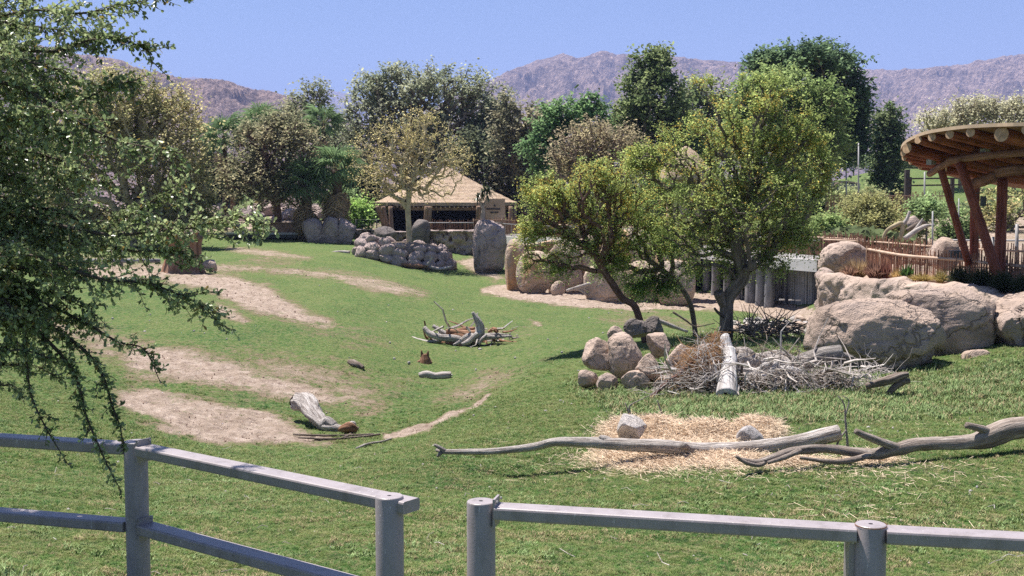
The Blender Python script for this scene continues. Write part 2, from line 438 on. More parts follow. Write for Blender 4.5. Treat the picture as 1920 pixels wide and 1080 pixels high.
DIRT = [  # polygon, softness px, amount
 ([(205,725),(300,722),(380,742),(470,762),(545,785),(600,808),(645,822),(610,836),(520,840),(420,838),(330,820),(265,795),(215,765)],14,1.0),
 ([(220,635),(300,640),(420,662),(520,690),(610,718),(700,738),(680,765),(600,765),(520,752),(440,740),(330,725),(230,712)],24,1.0),
 ([(60,560),(160,600),(260,628),(240,700),(140,660),(40,620)],24,.75),
 ([(300,512),(420,508),(500,530),(545,560),(640,612),(610,622),(540,604),(450,580),(390,548),(300,535)],13,1.02),
 ([(395,560),(440,573),(478,600),(455,612),(400,592)],8,.85),
 ([(440,492),(540,498),(640,505),(730,522),(815,548),(790,562),(700,552),(620,528),(500,514),(400,516),(300,526),(160,520),(200,488)],10,.85),
 ([(430,495),(480,474),(570,480),(600,488),(530,500)],5,.6),
 ([(430,460),(500,466),(600,482),(570,488),(480,480),(415,470)],5,.85),
 ([(160,490),(360,500),(420,515),(380,528),(240,530),(120,520)],8,.9),
 ([(0,470),(300,480),(300,500),(0,500)],6,.7),
 ([(895,543),(940,530),(1060,540),(1150,545),(1230,545),(1310,545),(1400,552),(1450,560),(1545,583),(1545,602),(1440,598),(1400,586),(1310,582),(1200,585),(1100,580),(1000,568),(900,552)],4,1.0),
 ([(1100,588),(1230,583),(1340,600),(1330,622),(1220,625),(1120,612)],12,.62),
 ([(1430,590),(1540,592),(1540,625),(1450,615)],9,.75),
 (band([(718,824),(760,812),(800,800),(840,782),(880,765),(905,752),(925,740)],[7,9,8,9,8,7,3]),3,1.05),
 ([(790,760),(850,715),(900,690),(985,688),(1000,700),(940,735),(880,765)],24,.78),
 ([(860,640),(900,608),(1000,598),(1060,606),(1010,625),(950,650),(890,660)],18,.5),
 (band([(990,600),(1005,608),(1020,616)],[3,5,3]),3,.9),
 ([(848,488),(895,478),(950,522),(930,530),(880,510)],6,.9),
 ([(1500,870),(1700,860),(1900,880),(1920,930),(1700,940),(1520,920)],40,.25),
 ([(690,690),(800,690),(830,720),(720,745),(640,730)],24,.55),
 ([(300,560),(380,560),(420,600),(350,610)],18,.3),
 ([(420,650),(560,660),(700,690),(770,745),(690,800),(560,765),(470,730)],30,.72),
 ([(560,590),(700,600),(760,640),(680,670),(580,640)],24,.5),
 ([(0,830),(120,835),(160,870),(60,880),(0,870)],20,.35),
 ([(950,640),(1090,640),(1080,700),(960,690)],25,.32),
]
def dirt_at(x, y, z):
    px, py = to_px(x, np.maximum(y, 2.0), z)
    nx = (fbm(x * .9, y * .9, o=4) - .5) * 46 * np.clip(12 / np.maximum(y, 4) * 2, .3, 1.6)
    ny = (fbm(x * .9 + 40, y * .9, o=4) - .5) * 26 * np.clip(12 / np.maximum(y, 4) * 2, .3, 1.6)
    m = np.zeros(len(x))
    for poly, soft, amt in DIRT:
        m = np.maximum(m, poly_soft(px + nx, py + ny, poly, soft) * amt)
    far = np.clip((y - 108) / 8, 0, 1) * .8
    berm = np.clip((px - 1480) / 60, 0, 1) * np.clip((y - 60) / 10, 0, 1)
    hill = np.clip((660 - px) / 60, 0, 1) * np.clip((y - 100) / 10, 0, 1) * .95
    terr = np.clip((px - 1545) / 30, 0, 1) * np.clip((y - 45) / 4, 0, 1) * (1 - np.clip((y - 98) / 8, 0, 1)) * .9
    m = np.maximum(m, terr)
    return np.clip(np.maximum(np.maximum(m, far * (1 - berm)), hill) * 1.0, 0, 1.05)
acore = np.linspace(-.5, .5, 620)
tout = np.linspace(0, 1, 19)[1:] ** 3
acol = np.concatenate([-1 - tout[::-1], acore, 1 + tout])
brow = np.concatenate([np.linspace(math.log(2.5), math.log(180), 520), np.linspace(math.log(180), math.log(12400), 40)[1:]])
aa, bb = np.meshgrid(acol, np.exp(brow))
gx = np.where(np.abs(aa) <= .5, aa * bb, np.sign(aa) * (.5 * bb + (np.abs(aa) - 1) * (7700 - .5 * bb))).ravel(); gy = bb.ravel(); gz = H(gx, gy)
far = np.clip((gy - 230) / 400, 0, 1)
gz = gz * (1 - far) + (CZ - 8) * far
nR, nC = aa.shape
bx = np.array([gx[:nC] * 1.0] * 4); by = np.array([np.full(nC, v) for v in (-60., -20., -5., 1.)]); bz = np.array([gz[:nC]] * 4)
GV = np.vstack([np.stack([bx.ravel(), by.ravel(), bz.ravel()], -1), np.stack([gx, gy, gz], -1)])
nR += 4
i = np.arange(nR - 1)[:, None] * nC; j = np.arange(nC - 1)[None]
GQ = np.stack([i + j, i + j + 1, i + nC + j + 1, i + nC + j], -1).reshape(-1, 4)
gd = dirt_at(GV[:, 0], np.maximum(GV[:, 1], 2.5), GV[:, 2])
GV[:, 2] += (fbm(GV[:, 0] * 5, GV[:, 1] * 5, o=3) - .5) * .16 * np.clip(gd, 0, 1) * np.clip(GV[:, 1] / 20, 0, 1)
def lawn_nodes(t):
    """lawn colour from the place itself; the blades share it"""
    p = t.pos()
    f1 = t.noise(p, .35, 4, .6); f2 = t.noise(p, 2.6, 5, .7); f3 = t.noise(p, 16, 4, .7)
    a = t.ramp(f1, [(.34, (.050, .140, .030)), (.5, (.082, .175, .038)), (.66, (.128, .195, .055))])
    a = t.mix(t.ramp(f2, [(.42, 0.0), (.62, .7)]), a, (.14, .165, .055))
    a = t.mix(t.ramp(f2, [(.30, .6), (.44, 0.0)]), a, (.055, .115, .04))
    f4 = t.noise(p, 6.5, 5, .8)
    a = t.mix(t.ramp(f4, [(.50, 0.0), (.60, .6)]), a, (.20, .21, .085))
    a = t.mix(t.ramp(f4, [(.40, .75), (.49, 0.0)]), a, (.035, .075, .026))
    a = t.mix(t.ramp(f3, [(.50, 0.0), (.62, .75)]), a, (.26, .235, .13))
    a = t.mix(t.ramp(f3, [(.28, .75), (.46, 0.0)]), a, (.022, .05, .018))
    return p, a, f2, f3
t = NT('ground_cover', .95, .08)
p, lawn, f2, f3 = lawn_nodes(t)
fd = t.attr('dirt', 'Fac')
n1 = t.noise(p, 1.1, 6, .7); n2 = t.noise(p, 7, 5, .75)
dn = t.math('ADD', fd, t.math('MULTIPLY', t.math('SUBTRACT', n2, .5), 1.7))
dn = t.math('ADD', dn, t.math('MULTIPLY', t.math('SUBTRACT', n1, .5), 1.7))
dm = t.ramp(dn, [(.42, 0.0), (.80, 1.0)])
sand = t.ramp(t.noise(p, 3.0, 6, .65), [(.3, (.27, .205, .155)), (.5, (.39, .305, .245)), (.7, (.53, .43, .36))])
sand = t.mix(t.ramp(t.noise(p, 5, 6, .85), [(.53, 0.0), (.60, .8)]), sand, (.20, .14, .115))
dryc = t.mix(t.ramp(n2, [(.4, 0.0), (.6, 1.0)]), (.14, .11, .06), (.26, .20, .135))
low = t.mix(t.ramp(t.math('ADD', fd, t.math('MULTIPLY', t.math('SUBTRACT', n1, .5), .7)), [(.62, 0.0), (.95, 1.0)]), dryc, sand)
t.col(t.mix(dm, lawn, low))
hh = t.math('ADD', t.math('MULTIPLY', f3, 1.0), t.math('MULTIPLY', t.noise(p, 34, 4, .7), .7))
t.bump(hh, .09, .9)
gm = make_mesh('ground', GV, [GQ], t.m, attrs={'dirt': gd}, smooth=True)
tag(link('ground', gm), kind='structure')

# ------------------------------------------------------------------ mountains
def hills(name, prof, dist, depth, rough, mat, foot=-8, ncol=420, nrow=90, bump=28, seed=0):
    prof = np.array(prof, float)
    px = np.linspace(prof[0, 0], prof[-1, 0], ncol)
    py = np.interp(px, prof[:, 0], prof[:, 1])
    py = py + (fbm(px * .045 + seed, px * 0, o=4) - .5) * rough
    v = np.concatenate([np.linspace(0, 1, nrow), np.linspace(1.05, 1.5, 8)])
    PX, VV = np.meshgrid(px, v); PY = np.repeat(py[None], len(v), 0)
    d = dist - depth * (1 - VV)
    # heights fall away from the ridge in spurs and gullies
    ang = (PX - 960) / F
    X = ang * dist * (1 - .0 * VV) * (d / dist) ; Y = d
    zr = (540 - PY) / F
    Zr = dist * (zr * cp - sp) / (cp + zr * sp)
    prof_v = np.where(VV <= 1, VV ** .85, 1 - (VV - 1) * 1.6)
    sc = 1 / (dist * .035)
    rid = 1 - np.abs(fbm(X * sc + seed, Y * sc * .55, o=5) * 2 - 1)
    fade = np.clip(VV * 2.2, 0, 1) * np.clip(np.abs(1 - VV) * 4, .0, 1)
    Z = foot + (Zr - foot) * prof_v + (rid - .62) * dist * .034 * fade
    n2 = fbm(X * sc * 9, Y * sc * 9, o=3) - .5
    Z = Z + n2 * bump * np.clip(VV * 4, .1, 1)
    V = np.stack([X.ravel(), Y.ravel(), Z.ravel() + CZ], -1)
    r, c = PX.shape
    i = np.arange(r - 1)[:, None] * c; j = np.arange(c - 1)[None]
    Q = np.stack([i + j, i + j + 1, i + c + j + 1, i + c + j], -1).reshape(-1, 4)
    return tag(link(name, make_mesh(name, V, [Q], mat, smooth=False)), kind='structure')
def mountain_mat(name, c, sc):
    t = NT(name, 1, .03); p = t.pos()
    a = t.ramp(t.noise(p, sc, 8, .7), [(.3, tuple(k * .6 for k in c)), (.5, c), (.7, tuple(k * 1.35 for k in c))])
    v = t.noise(p, sc * 16, 5, .8)
    a = t.mix(t.ramp(v, [(.52, 0.0), (.62, .9)]), a, tuple(min(1, k * 2.1) for k in c))
    a = t.mix(t.ramp(v, [(.36, .9), (.46, 0.0)]), a, tuple(k * .3 for k in c))
    t.col(a); t.bump(t.math('ADD', t.noise(p, sc * 5, 8, .7), t.math('MULTIPLY', v, .5)), 1.6 / sc * .06, 1.0)
    return t.m
MT = mountain_mat('rocky_desert_slope', (.26, .19, .16), .004)
MT2 = mountain_mat('near_rocky_slope', (.235, .17, .15), .010)
hills('mountain', [(760,232),(820,205),(880,172),(920,150),(960,130),(1000,118),(1035,106),(1055,102),(1080,108),(1110,103),(1135,97),(1160,103),(1250,102),(1290,110),(1340,112),(1395,121),(1450,127),(1520,128),(1620,130),(1700,131),(1760,125),(1800,118),(1860,110),(1920,102),(1990,104),(2100,120),(2300,150),(2500,140)], 4600, 1900, 9, MT, seed=3, bump=14)
hills('mountain', [(-500,90),(-300,70),(-100,60),(60,80),(180,104),(235,114),(270,130),(300,136),(335,146),(365,151),(400,149),(430,153),(450,162),(480,171),(510,171),(535,176),(560,190),(600,215),(680,240),(780,262)], 2100, 900, 7, MT2, seed=9, bump=7)
hills('mountain', [(200,150),(330,146),(365,146),(400,147),(440,156),(480,168),(520,178),(560,182),(590,172),(620,170),(650,176),(700,190),(780,220),(860,250)], 11000, 2600, 5, MT, ncol=160, nrow=40, seed=21, bump=40)
# air between here and the mountains
hz = MB(); hz.box((0, 6200, 550), (16400, 13800, 1340))
hm = bpy.data.materials.new('thin_air'); hm.use_nodes = True
for n in list(hm.node_tree.nodes): hm.node_tree.nodes.remove(n)
_o = hm.node_tree.nodes.new('ShaderNodeOutputMaterial'); _v = hm.node_tree.nodes.new('ShaderNodeVolumePrincipled')
_v.inputs['Color'].default_value = (.44, .54, 1.0, 1); _v.inputs['Density'].default_value = .00013; _v.inputs['Anisotropy'].default_value = .0
hm.node_tree.links.new(_v.outputs[0], _o.inputs['Volume'])
tag(hz.obj('haze', hm), kind='stuff')

# ------------------------------------------------------------------ rocks
_bases = {}
def ico(sub):
    if sub not in _bases:
        bm = bmesh.new(); bmesh.ops.create_icosphere(bm, subdivisions=sub, radius=1)
        _bases[sub] = (np.array([v.co[:] for v in bm.verts]), np.array([[v.index for v in f.verts] for f in bm.faces])); bm.free()
    return _bases[sub]
def rock_verts(seed, sub=4, facets=9, rough=.10, hmin=.62, fine=.03, power=1.0, under=0.0, cracks=0, plates=0):
    rs = np.random.RandomState(seed)
    V, Fc = ico(sub); V = V.copy()
    if power != 1.0: V = np.sign(V) * np.abs(V) ** power; 
    for k in range(facets):
        n = rs.normal(size=3); n[2] *= .7; n /= np.linalg.norm(n)
        h = rs.uniform(hmin, .95)
        d = V @ n - h
        V = V - np.where(d > 0, d * .86, 0)[:, None] * n
    o = rs.uniform(0, 50, 3)
    r = 1 + (fbm(V[:, 0] * 1.4 + o[0], V[:, 1] * 1.4 + o[1], V[:, 2] * 1.4 + o[2], o=3) - .5) * 2 * rough
    r += (fbm(V[:, 0] * 6 + o[1], V[:, 1] * 6, V[:, 2] * 6 + o[0], o=4) - .5) * 2 * fine
    if under:
        zz = V[:, 2] + (fbm(V[:, 0] * 2 + o[0], V[:, 1] * 2, o=3) - .5) * .7
        k = np.clip((-.05 - zz) / .14, 0, 1); V[:, :2] *= (1 - under * k)[:, None]
    if plates:
        S_ = rs.normal(size=(plates, 3)); S_ /= np.linalg.norm(S_, axis=1)[:, None]; S_ *= rs.uniform(.8, 1.05, (plates, 1))
        Wp = V / (np.linalg.norm(V, axis=1)[:, None] + 1e-9)
        Wp = Wp + np.stack([fbm(V[:, 0] * 2.5 + q_ * 9, V[:, 1] * 2.5, V[:, 2] * 2.5 + o[0], o=4) - .5 for q_ in range(3)], -1) * .55
        dd_ = np.linalg.norm(Wp[:, None] - S_[None], axis=2); ar = np.argsort(dd_, axis=1); d1 = np.take_along_axis(dd_, ar[:, :1], 1)[:, 0]; d2 = np.take_along_axis(dd_, ar[:, 1:2], 1)[:, 0]
        off_ = rs.uniform(-.05, .05, plates); off_ -= np.where(S_[:, 2] < -.1, .03, 0)
        r += off_[ar[:, 0]] - .05 * np.exp(-((d2 - d1) / .03) ** 2)
    for c in range(cracks):
        n = rs.normal(size=3); n[2] *= .25; n /= np.linalg.norm(n); off = rs.uniform(-.5, .5)
        dd = V @ n - off + (fbm(V[:, 0] * 2.2 + o[0] + c, V[:, 1] * 2.2, V[:, 2] * 2.2, o=3) - .5) * .5
        r -= .09 * np.exp(-(dd / .035) ** 2)
        r += .035 * np.tanh(dd * 8)
    V = V * r[:, None]
    mx = V.max(0); mn = V.min(0)
    return (V - (mx + mn) / 2) / ((mx - mn) / 2), Fc
_rk = {}
def rock_me(seed, mat, **kw):
    k = (seed, mat.name, tuple(sorted(kw.items())))
    if k not in _rk:
        V, Fc = rock_verts(seed, **kw)
        _rk[k] = make_mesh('rock', V, [Fc], mat, smooth=kw.get('sub', 4) >= 4)
    return _rk[k]
def rock(name, x0, y0, x1, y1, d, mat, seed, label=None, cat='rock', group=None, depth=.9, rot=0, tilt=0, parent=None, sink=.08, **kw):
    """a stone that fills this much of the photograph at this distance"""
    c = at((x0 + x1) / 2, (y0 + y1) / 2, d); w = (x1 - x0) / 2 * m_per_px(d); h = (y1 - y0) / 2 * m_per_px(d)
    h2 = h * (1 + sink); c = c - Vector((0, 0, h * sink))
    me = rock_me(seed, mat, **kw)
    dp = depth * (w * h) ** .5 if depth > 0 else w
    o = link(name, me, parent, loc=c - (parent_world(parent) if parent else Vector((0, 0, 0))), scale=(w, dp, h2), rot=(0, tilt, rot))
    if label: tag(o, label, cat, group)
    return o
# cairn-like heap of round stones beside the brush
PG = 'rounded stones heaped on the lawn'
for a in [
 ('tall egg-shaped brown stone in the middle of the heap of rounded stones',1138,622,1212,702,24.6,1,dict(rough=.07,facets=5)),
 ('long brown stone tilted down at the outer end of the heap of rounded stones',1092,636,1155,690,24.8,2,dict(rough=.08,tilt=.45,facets=7)),
 ('round dark-patched stone leaning low in front of the heap of rounded stones',1190,661,1248,712,23.6,3,dict(rough=.08,facets=7)),
 ('smooth brown stone resting high beside the tall egg-shaped stone',1212,624,1258,668,24.9,4,dict(rough=.07,facets=6)),
 ('flat slab standing tilted at the brush end of the stone heap',1250,645,1292,704,24.2,5,dict(rough=.06,tilt=.5,facets=8,hmin=.5)),
 ('grey stone on top of the heap nearest the leaning tree foot',1168,596,1222,630,27,6,dict(rough=.08,facets=6)),
 ('small tan stone at the back edge of the heap under the grey stone',1138,610,1172,640,26.2,7,dict(rough=.08,facets=6)),
 ('reddish wedge stone at the foot of the heap below the egg-shaped stone',1164,692,1218,734,23.5,8,dict(rough=.07,facets=8,hmin=.5)),
 ('crumbly pink stone lying low at the outer foot of the heap',1083,692,1122,724,24.0,9,dict(rough=.12,facets=8)),
 ('squat pink stone between the crumbly stone and the reddish wedge',1118,698,1160,736,23.7,10,dict(rough=.1,facets=8)),
 ('small pale stone tucked under the dark-patched round stone',1222,703,1262,730,23.3,11,dict(rough=.08,facets=6)),
 ('dark grey split boulder behind the heap at the leaning tree foot',1205,592,1245,632,27.8,12,dict(rough=.1,facets=9,hmin=.5)),
 ('low buried stone half under the brush beside the tilted slab',1298,644,1352,690,25.2,13,dict(rough=.08,facets=6))]:
    rock('boulder', *a[1:6], ROCK_PILE if a[6] not in (6, 12) else ROCK_DARK, a[6] + 100, a[0], 'boulder', PG, sink=.12, **{**a[7], 'facets': a[7].get('facets', 6) + 5, 'hmin': .44, 'fine': .035, 'rough': .10, 'sub': 5, 'plates': 7})
# great boulders beside the terrace
BG = 'great boulders below the terrace'
rock('boulder', 1512, 560, 1762, 724, 26.2, ROCK_BIG, 201, 'broad split boulder behind the brush pile with a ledge across its face', 'boulder', BG, sub=6, facets=14, rough=.05, hmin=.66, power=.60, under=.16, plates=13, depth=.8, fine=.042)
rock('boulder', 1664, 536, 1860, 724, 27.6, ROCK_BIG, 206, 'tall boulder with a shaded hollow between the split boulder and its neighbour', 'boulder', BG, sub=6, facets=14, rough=.05, hmin=.66, power=.56, under=.08, plates=13, depth=.85, fine=.042)
rock('boulder', 1852, 536, 2120, 716, 27.0, ROCK_BIG, 203, 'high reddish boulder cut off by the frame edge', 'boulder', BG, sub=6, facets=14, rough=.05, hmin=.66, power=.58, under=.06, plates=13, depth=.8, fine=.042)
rock('boulder', 1802, 655, 1862, 708, 25.9, ROCK_BIG, 205, 'small knobbly boulder at the foot of the hollow', 'boulder', BG, sub=5, facets=8, rough=.12, power=.8)
# stacked stones at the end of the bridge
SG = 'stones stacked at the bridge end'
for lb, x0, y0, x1, y1, d, sd, kw in [
 ('big pale capstone on top of the stack at the bridge end',1534,452,1632,528,50,211,dict(power=.8,cracks=1)),
 ('narrow stone under the capstone against the dark wood wall',1534,520,1572,572,49,212,dict(power=.8)),
 ('low stone at the foot of the stack beside the dark wood wall',1532,552,1566,606,47.5,213,dict(power=.85)),
 ('upright stone at the corner of the terrace wall',1550,506,1590,590,45.5,214,dict(power=.8))]:
    rock('boulder', x0, y0, x1, y1, d, ROCK, sd, lb, 'boulder', SG, sub=5, facets=8, rough=.09, sink=.03, plates=9, fine=.05, **kw)
rock('boulder', 1742, 444, 1800, 494, 48, ROCK, 215, 'pale boulder poking up through the far picket fence', 'boulder', sub=4, facets=7, rough=.08, sink=.3)
# boulder wall by the pool edge, far left of the pavilion
LG = 'boulders between the footbridge and the pavilion'
for lb, x0, y0, x1, y1, sd in [('pale lumpy boulder where the footbridge ends',565,409,607,458,221),('middle boulder of the three beside the footbridge',598,405,640,458,222),('tall rounded boulder nearest the pavilion of the three by the footbridge',630,408,668,458,223)]:
    rock('boulder', x0, y0, x1, y1, 100, ROCK_FAR, sd, lb, 'boulder', LG, sub=5, facets=7, rough=.09, power=.75, plates=9, fine=.05)
rock('boulder', 700, 424, 744, 460, 97, ROCK_DARK, 224, 'dark boulder in the shade behind the stone ring', 'boulder', sub=4, facets=8, rough=.1)
rock('boulder', 769, 411, 808, 462, 96, ROCK_DARK, 225, 'tall grey standing stone at the end of the retaining wall', 'boulder', sub=4, facets=7, rough=.07, power=.8)
rock('rock_pillar', 886, 411, 950, 518, 84, ROCK_FAR, 229, 'tall rock pillar carrying the little aloe tree', 'rock pillar', sub=5, facets=5, hmin=.84, rough=.07, power=.6, plates=9, fine=.05, depth=1.0)
# barn boulders
QG = 'boulders banked against the barn'
for lb, x0, y0, x1, y1, d, sd, kw in [
 ('narrow tall boulder at the outer end of the bank under the bridge deck',946,448,986,553,71,231,dict(power=.7)),
 ('large smooth round boulder second in the bank',967,470,1037,553,69.5,232,dict(power=.85,facets=4)),
 ('broad boulder behind the little pointed rock in the bank',1022,448,1092,556,71,233,dict(power=.75)),
 ('little pointed rock at the foot of the bank',1032,526,1060,558,67.5,234,dict(hmin=.45)),
 ('narrow column boulder in the middle of the bank',1086,440,1118,552,71,235,dict(power=.65)),
 ('wide low boulder at the foot of the leaning red trunk',1094,492,1184,571,66.5,236,dict(power=.75)),
 ('upper grey boulder behind the acacia branches',1124,428,1245,528,73,237,dict(power=.75,cracks=1)),
 ('orange-stained boulder beside the barn door',1230,486,1304,572,66,238,dict(power=.7)),
 ('upper boulder under the bridge deck above the stained one',1228,440,1312,520,69,239,dict(power=.7)),
 ('low boulder between the wide one and the stained one',1166,488,1246,570,67.5,240,dict(power=.75))]:
    rock('boulder', x0, y0, x1, y1, d, ROCK_BARN, sd, lb, 'boulder', QG, sub=5, rough=.08, sink=.05, **{'facets': 5, 'hmin': .8, 'fine': .045, **kw})
for lb, x0, y0, x1, y1, d, sd in [('pale tan boulder beyond the cable rail',352,405,400,432,104,241),('rounded boulder between the two dark palm trunks',388,398,420,428,106,242),('lumpy boulder at the foot of the palm trunks',396,410,436,430,103,243)]:
    rock('boulder', x0, y0, x1, y1, d, ROCK_FAR, sd, lb, 'boulder', 'boulders beyond the cable rail', sub=4, facets=7)
rock('boulder', 378, 486, 408, 509, 59.5, ROCK, 244, 'small boulder resting against the hollow stump', 'boulder', sub=4, facets=6)
# planter ring of stacked stones
ring = thing('stone_planter', at(757, 500, 84), 'low ring of stacked stones round the yellow-barked tree', 'planter')
rc = at(757, 468, 84); rs_ = random.Random(5)
for lv, (z0, rx, sz) in enumerate([(0, 3.35, .62), (.55, 3.1, .58), (1.05, 2.85, .5)]):
    n = 20 - lv * 2
    for k in range(n):
        a = (k + rs_.uniform(-.2, .2) + .5 * (lv % 2)) / n * 2 * math.pi
        x = rc.x + math.cos(a) * rx; y = rc.y + math.sin(a) * rx * .8
        z = Hf(x, y)
        zz = z + z0 + .3
        s = sz * rs_.uniform(.75, 1.2)
        link('stone', rock_me(300 + rs_.randrange(7), ROCK_FAR, sub=3, facets=7), ring, loc=Vector((x, y, zz)) - ring.location, rot=(rs_.uniform(-.3, .3), rs_.uniform(-.3, .3), a + 1.57), scale=(s, s * .7, s * rs_.uniform(.55, .8)))
soil = flat_mat('planter_soil', (.22, .17, .13), .95)
b = MB(); V, Fc = ico(3); b.add(V * np.array((3.0, 2.4, .8)) + np.array((rc.x, rc.y, Hf(rc.x, rc.y) + .75)), Fc); b.obj('soil', soil, ring, True)
# rubble of small pale stones under the acacia
rub = thing('rubble_heap', G(1440, 618), 'heap of small pale broken stones and sticks behind the brush pile', 'rubble heap')
for k in range(64):
    px = 1375 + 150 * rs_.random(); py = 604 + 26 * rs_.random() + (6 if px < 1400 else 0)
    q = G(px, py); s = rs_.uniform(.10, .24)
    link('stone', rock_me(320 + k % 6, ROCK_PALE if k % 3 else ROCK_PILE, sub=2, facets=6), rub, loc=q + Vector((0, 0, s * .45)) - rub.location, rot=(rs_.random(), rs_.random(), rs_.random() * 6), scale=(s * 1.3, s, s * .7))
# rocky hillside behind the footbridge
hr = thing('rocky_bank', at(500, 415, 116), 'bank of jumbled pale rocks on the slope behind the footbridge', 'rock bank')
for k in range(110):
    px = rs_.uniform(400, 680); py = rs_.uniform(372, 414)
    q = G(px, py, 90); s = rs_.uniform(.4, 1.1)
    link('rock', rock_me(330 + k % 7, ROCK_FAR if k % 4 else ROCK_DARK, sub=2, facets=7), hr, loc=q + Vector((0, 0, s * .3)) - hr.location, rot=(rs_.random(), rs_.random(), rs_.random() * 6), scale=(s * 1.3, s, s * .75))
# terrace: lumpy plastered rock wall and soil behind it
tw = MB(); DZ_BED = CZ - 3.22
wp = [(1548,540,45),(1560,536,44),(1600,540,42.5),(1650,542,41),(1700,545,39.5),(1750,550,38),(1800,556,36.5),(1860,562,35),(1930,570,33.5),(2000,578,32.5)]
top = [500,512,520,521,525,530,536,543,552,560]
pts = []; 
for (px, py, d), ty in zip(wp, top):
    a = at(px, ty, d); pts.append(a)
cols = 170; rows = 26
P = catmull([tuple(p) for p in pts], [1] * len(pts), 19)[0]; cols = len(P)
Tn = np.gradient(P, axis=0); Nn = np.stack([Tn[:, 1], -Tn[:, 0], 0 * Tn[:, 0]], -1); Nn /= np.linalg.norm(Nn, axis=1)[:, None]
prof = [(-.55, -2.2), (.34, -2.2), (.36, -1.6), (.33, -1.2), (.35, -.8), (.33, -.45), (.28, -.2), (.2, -.06), (.08, 0), (-.08, .01), (-.22, -.06), (-.34, -.2), (-.42, -.5), (-.5, -1.2)]
pv = catmull([(a, b, 0) for a, b in prof], [1] * len(prof), 4)[0]
V = P[:, None] + Nn[:, None] * pv[None, :, :1] + np.array([0, 0, 1.0]) * pv[None, :, 1:2]
V = V.reshape(-1, 3); Nr = np.repeat(Nn, len(pv), 0)
dis = (fbm(V[:, 0] * 1.3, V[:, 1] * 1.3, V[:, 2] * 1.3, o=4) - .5) * .7 + (fbm(V[:, 0] * 5, V[:, 1] * 5, V[:, 2] * 5, o=3) - .5) * .16
V = V + Nr * dis[:, None] + np.array([0, 0, 1.0]) * ((fbm(V[:, 0] * .9 + 9, V[:, 1] * .9, o=3) - .5) * .35)[:, None]
m_ = len(pv); i = np.arange(cols - 1)[:, None] * m_; j = np.arange(m_ - 1)[None]
tw.add(V, np.stack([i + j, i + m_ + j, i + m_ + j + 1, i + j + 1], -1).reshape(-1, 4))
tag(tw.obj('terrace_wall', ROCK, smooth=True), 'lumpy low rock wall holding the grass bed in front of the picket fence', 'rock wall')

# bed of soil behind the lumpy wall, level with the walkway
bed = MB(); o0 = [Vector(p) - Vector((0, 0, .18)) for p in P[30::6]]; n_ = len(o0); far_ = [Vector((p.x + 9, p.y + 22, DZ_BED)) for p in o0]; mid_ = [Vector((p.x + 1.8, p.y + 4.5, DZ_BED)) for p in o0]
V = [tuple(p) for p in o0] + [tuple(p) for p in mid_] + [tuple(p) for p in far_]
bed.add(np.array(V), np.array([(k, k + 1, n_ + k + 1, n_ + k) for k in range(n_ - 1)] + [(n_ + k, n_ + k + 1, 2 * n_ + k + 1, 2 * n_ + k) for k in range(n_ - 1)]))
tag(bed.obj('terrace_ground', flat_mat('bed_soil', (.34, .25, .19), .95, var=.3, scale=4)), kind='structure')
# ------------------------------------------------------------------ trees
def skeleton(trunk, pts, bias=.45, jit=.10, rs=None):
    """trunk: list of points; pts (n,3) crown points. returns segments joined to a tree"""
    rs = rs or np.random.RandomState(1)
    nodes = [np.array(p, float) for p in trunk]; par = [-1] + list(range(len(trunk) - 1))
    pl = [0.0]
    for k in range(1, len(trunk)): pl.append(pl[-1] + np.linalg.norm(nodes[k] - nodes[k - 1]))
    topi = len(trunk) - 1
    n0 = len(trunk)
    order = np.argsort(np.linalg.norm(pts - nodes[topi], axis=1))
    X = np.zeros((n0 + len(pts) * 3, 3)); PL = np.zeros(len(X)); n = n0
    X[:n0] = nodes; PL[:n0] = pl
    lo = max(0, n0 - max(2, n0 // 2))
    for q in order:
        p = pts[q]
        d = np.linalg.norm(X[lo:n] - p, axis=1)
        k = lo + int(np.argmin(d + bias * PL[lo:n]))
        L = np.linalg.norm(X[k] - p)
        prev = k
        for t in (.36, .7):
            mid = X[k] * (1 - t) + p * t + rs.normal(size=3) * jit * L
            X[n] = mid; par.append(prev); PL[n] = PL[prev] + L * .35; prev = n; n += 1
        X[n] = p; par.append(prev); PL[n] = PL[prev] + L * .35; n += 1
    return X[:n], np.array(par), n0
def radii(par, tip, rt, p=.5):
    n = len(par); c = np.ones(n)
    for i in range(n - 1, 0, -1): c[par[i]] += c[i]
    r = tip * c ** p
    return np.minimum(r, rt)
def leaf_quads(C, size, rs, up=.35, aspect=.6, hang=0.0):
    n = len(C); N = rs.normal(size=(n, 3)); N[:, 2] = np.abs(N[:, 2]) + up * 2.2; N /= np.linalg.norm(N, axis=1)[:, None]
    A = np.cross(N, rs.normal(size=(n, 3))); A /= np.linalg.norm(A, axis=1)[:, None]
    if hang: A[:, 2] -= hang; A /= np.linalg.norm(A, axis=1)[:, None]
    B = np.cross(N, A); s = size * rs.uniform(.6, 1.35, n)[:, None]
    V = np.stack([C - A * s, C + B * s * aspect, C + A * s, C - B * s * aspect], 1).reshape(-1, 3)
    return V, np.arange(n * 4).reshape(-1, 4)
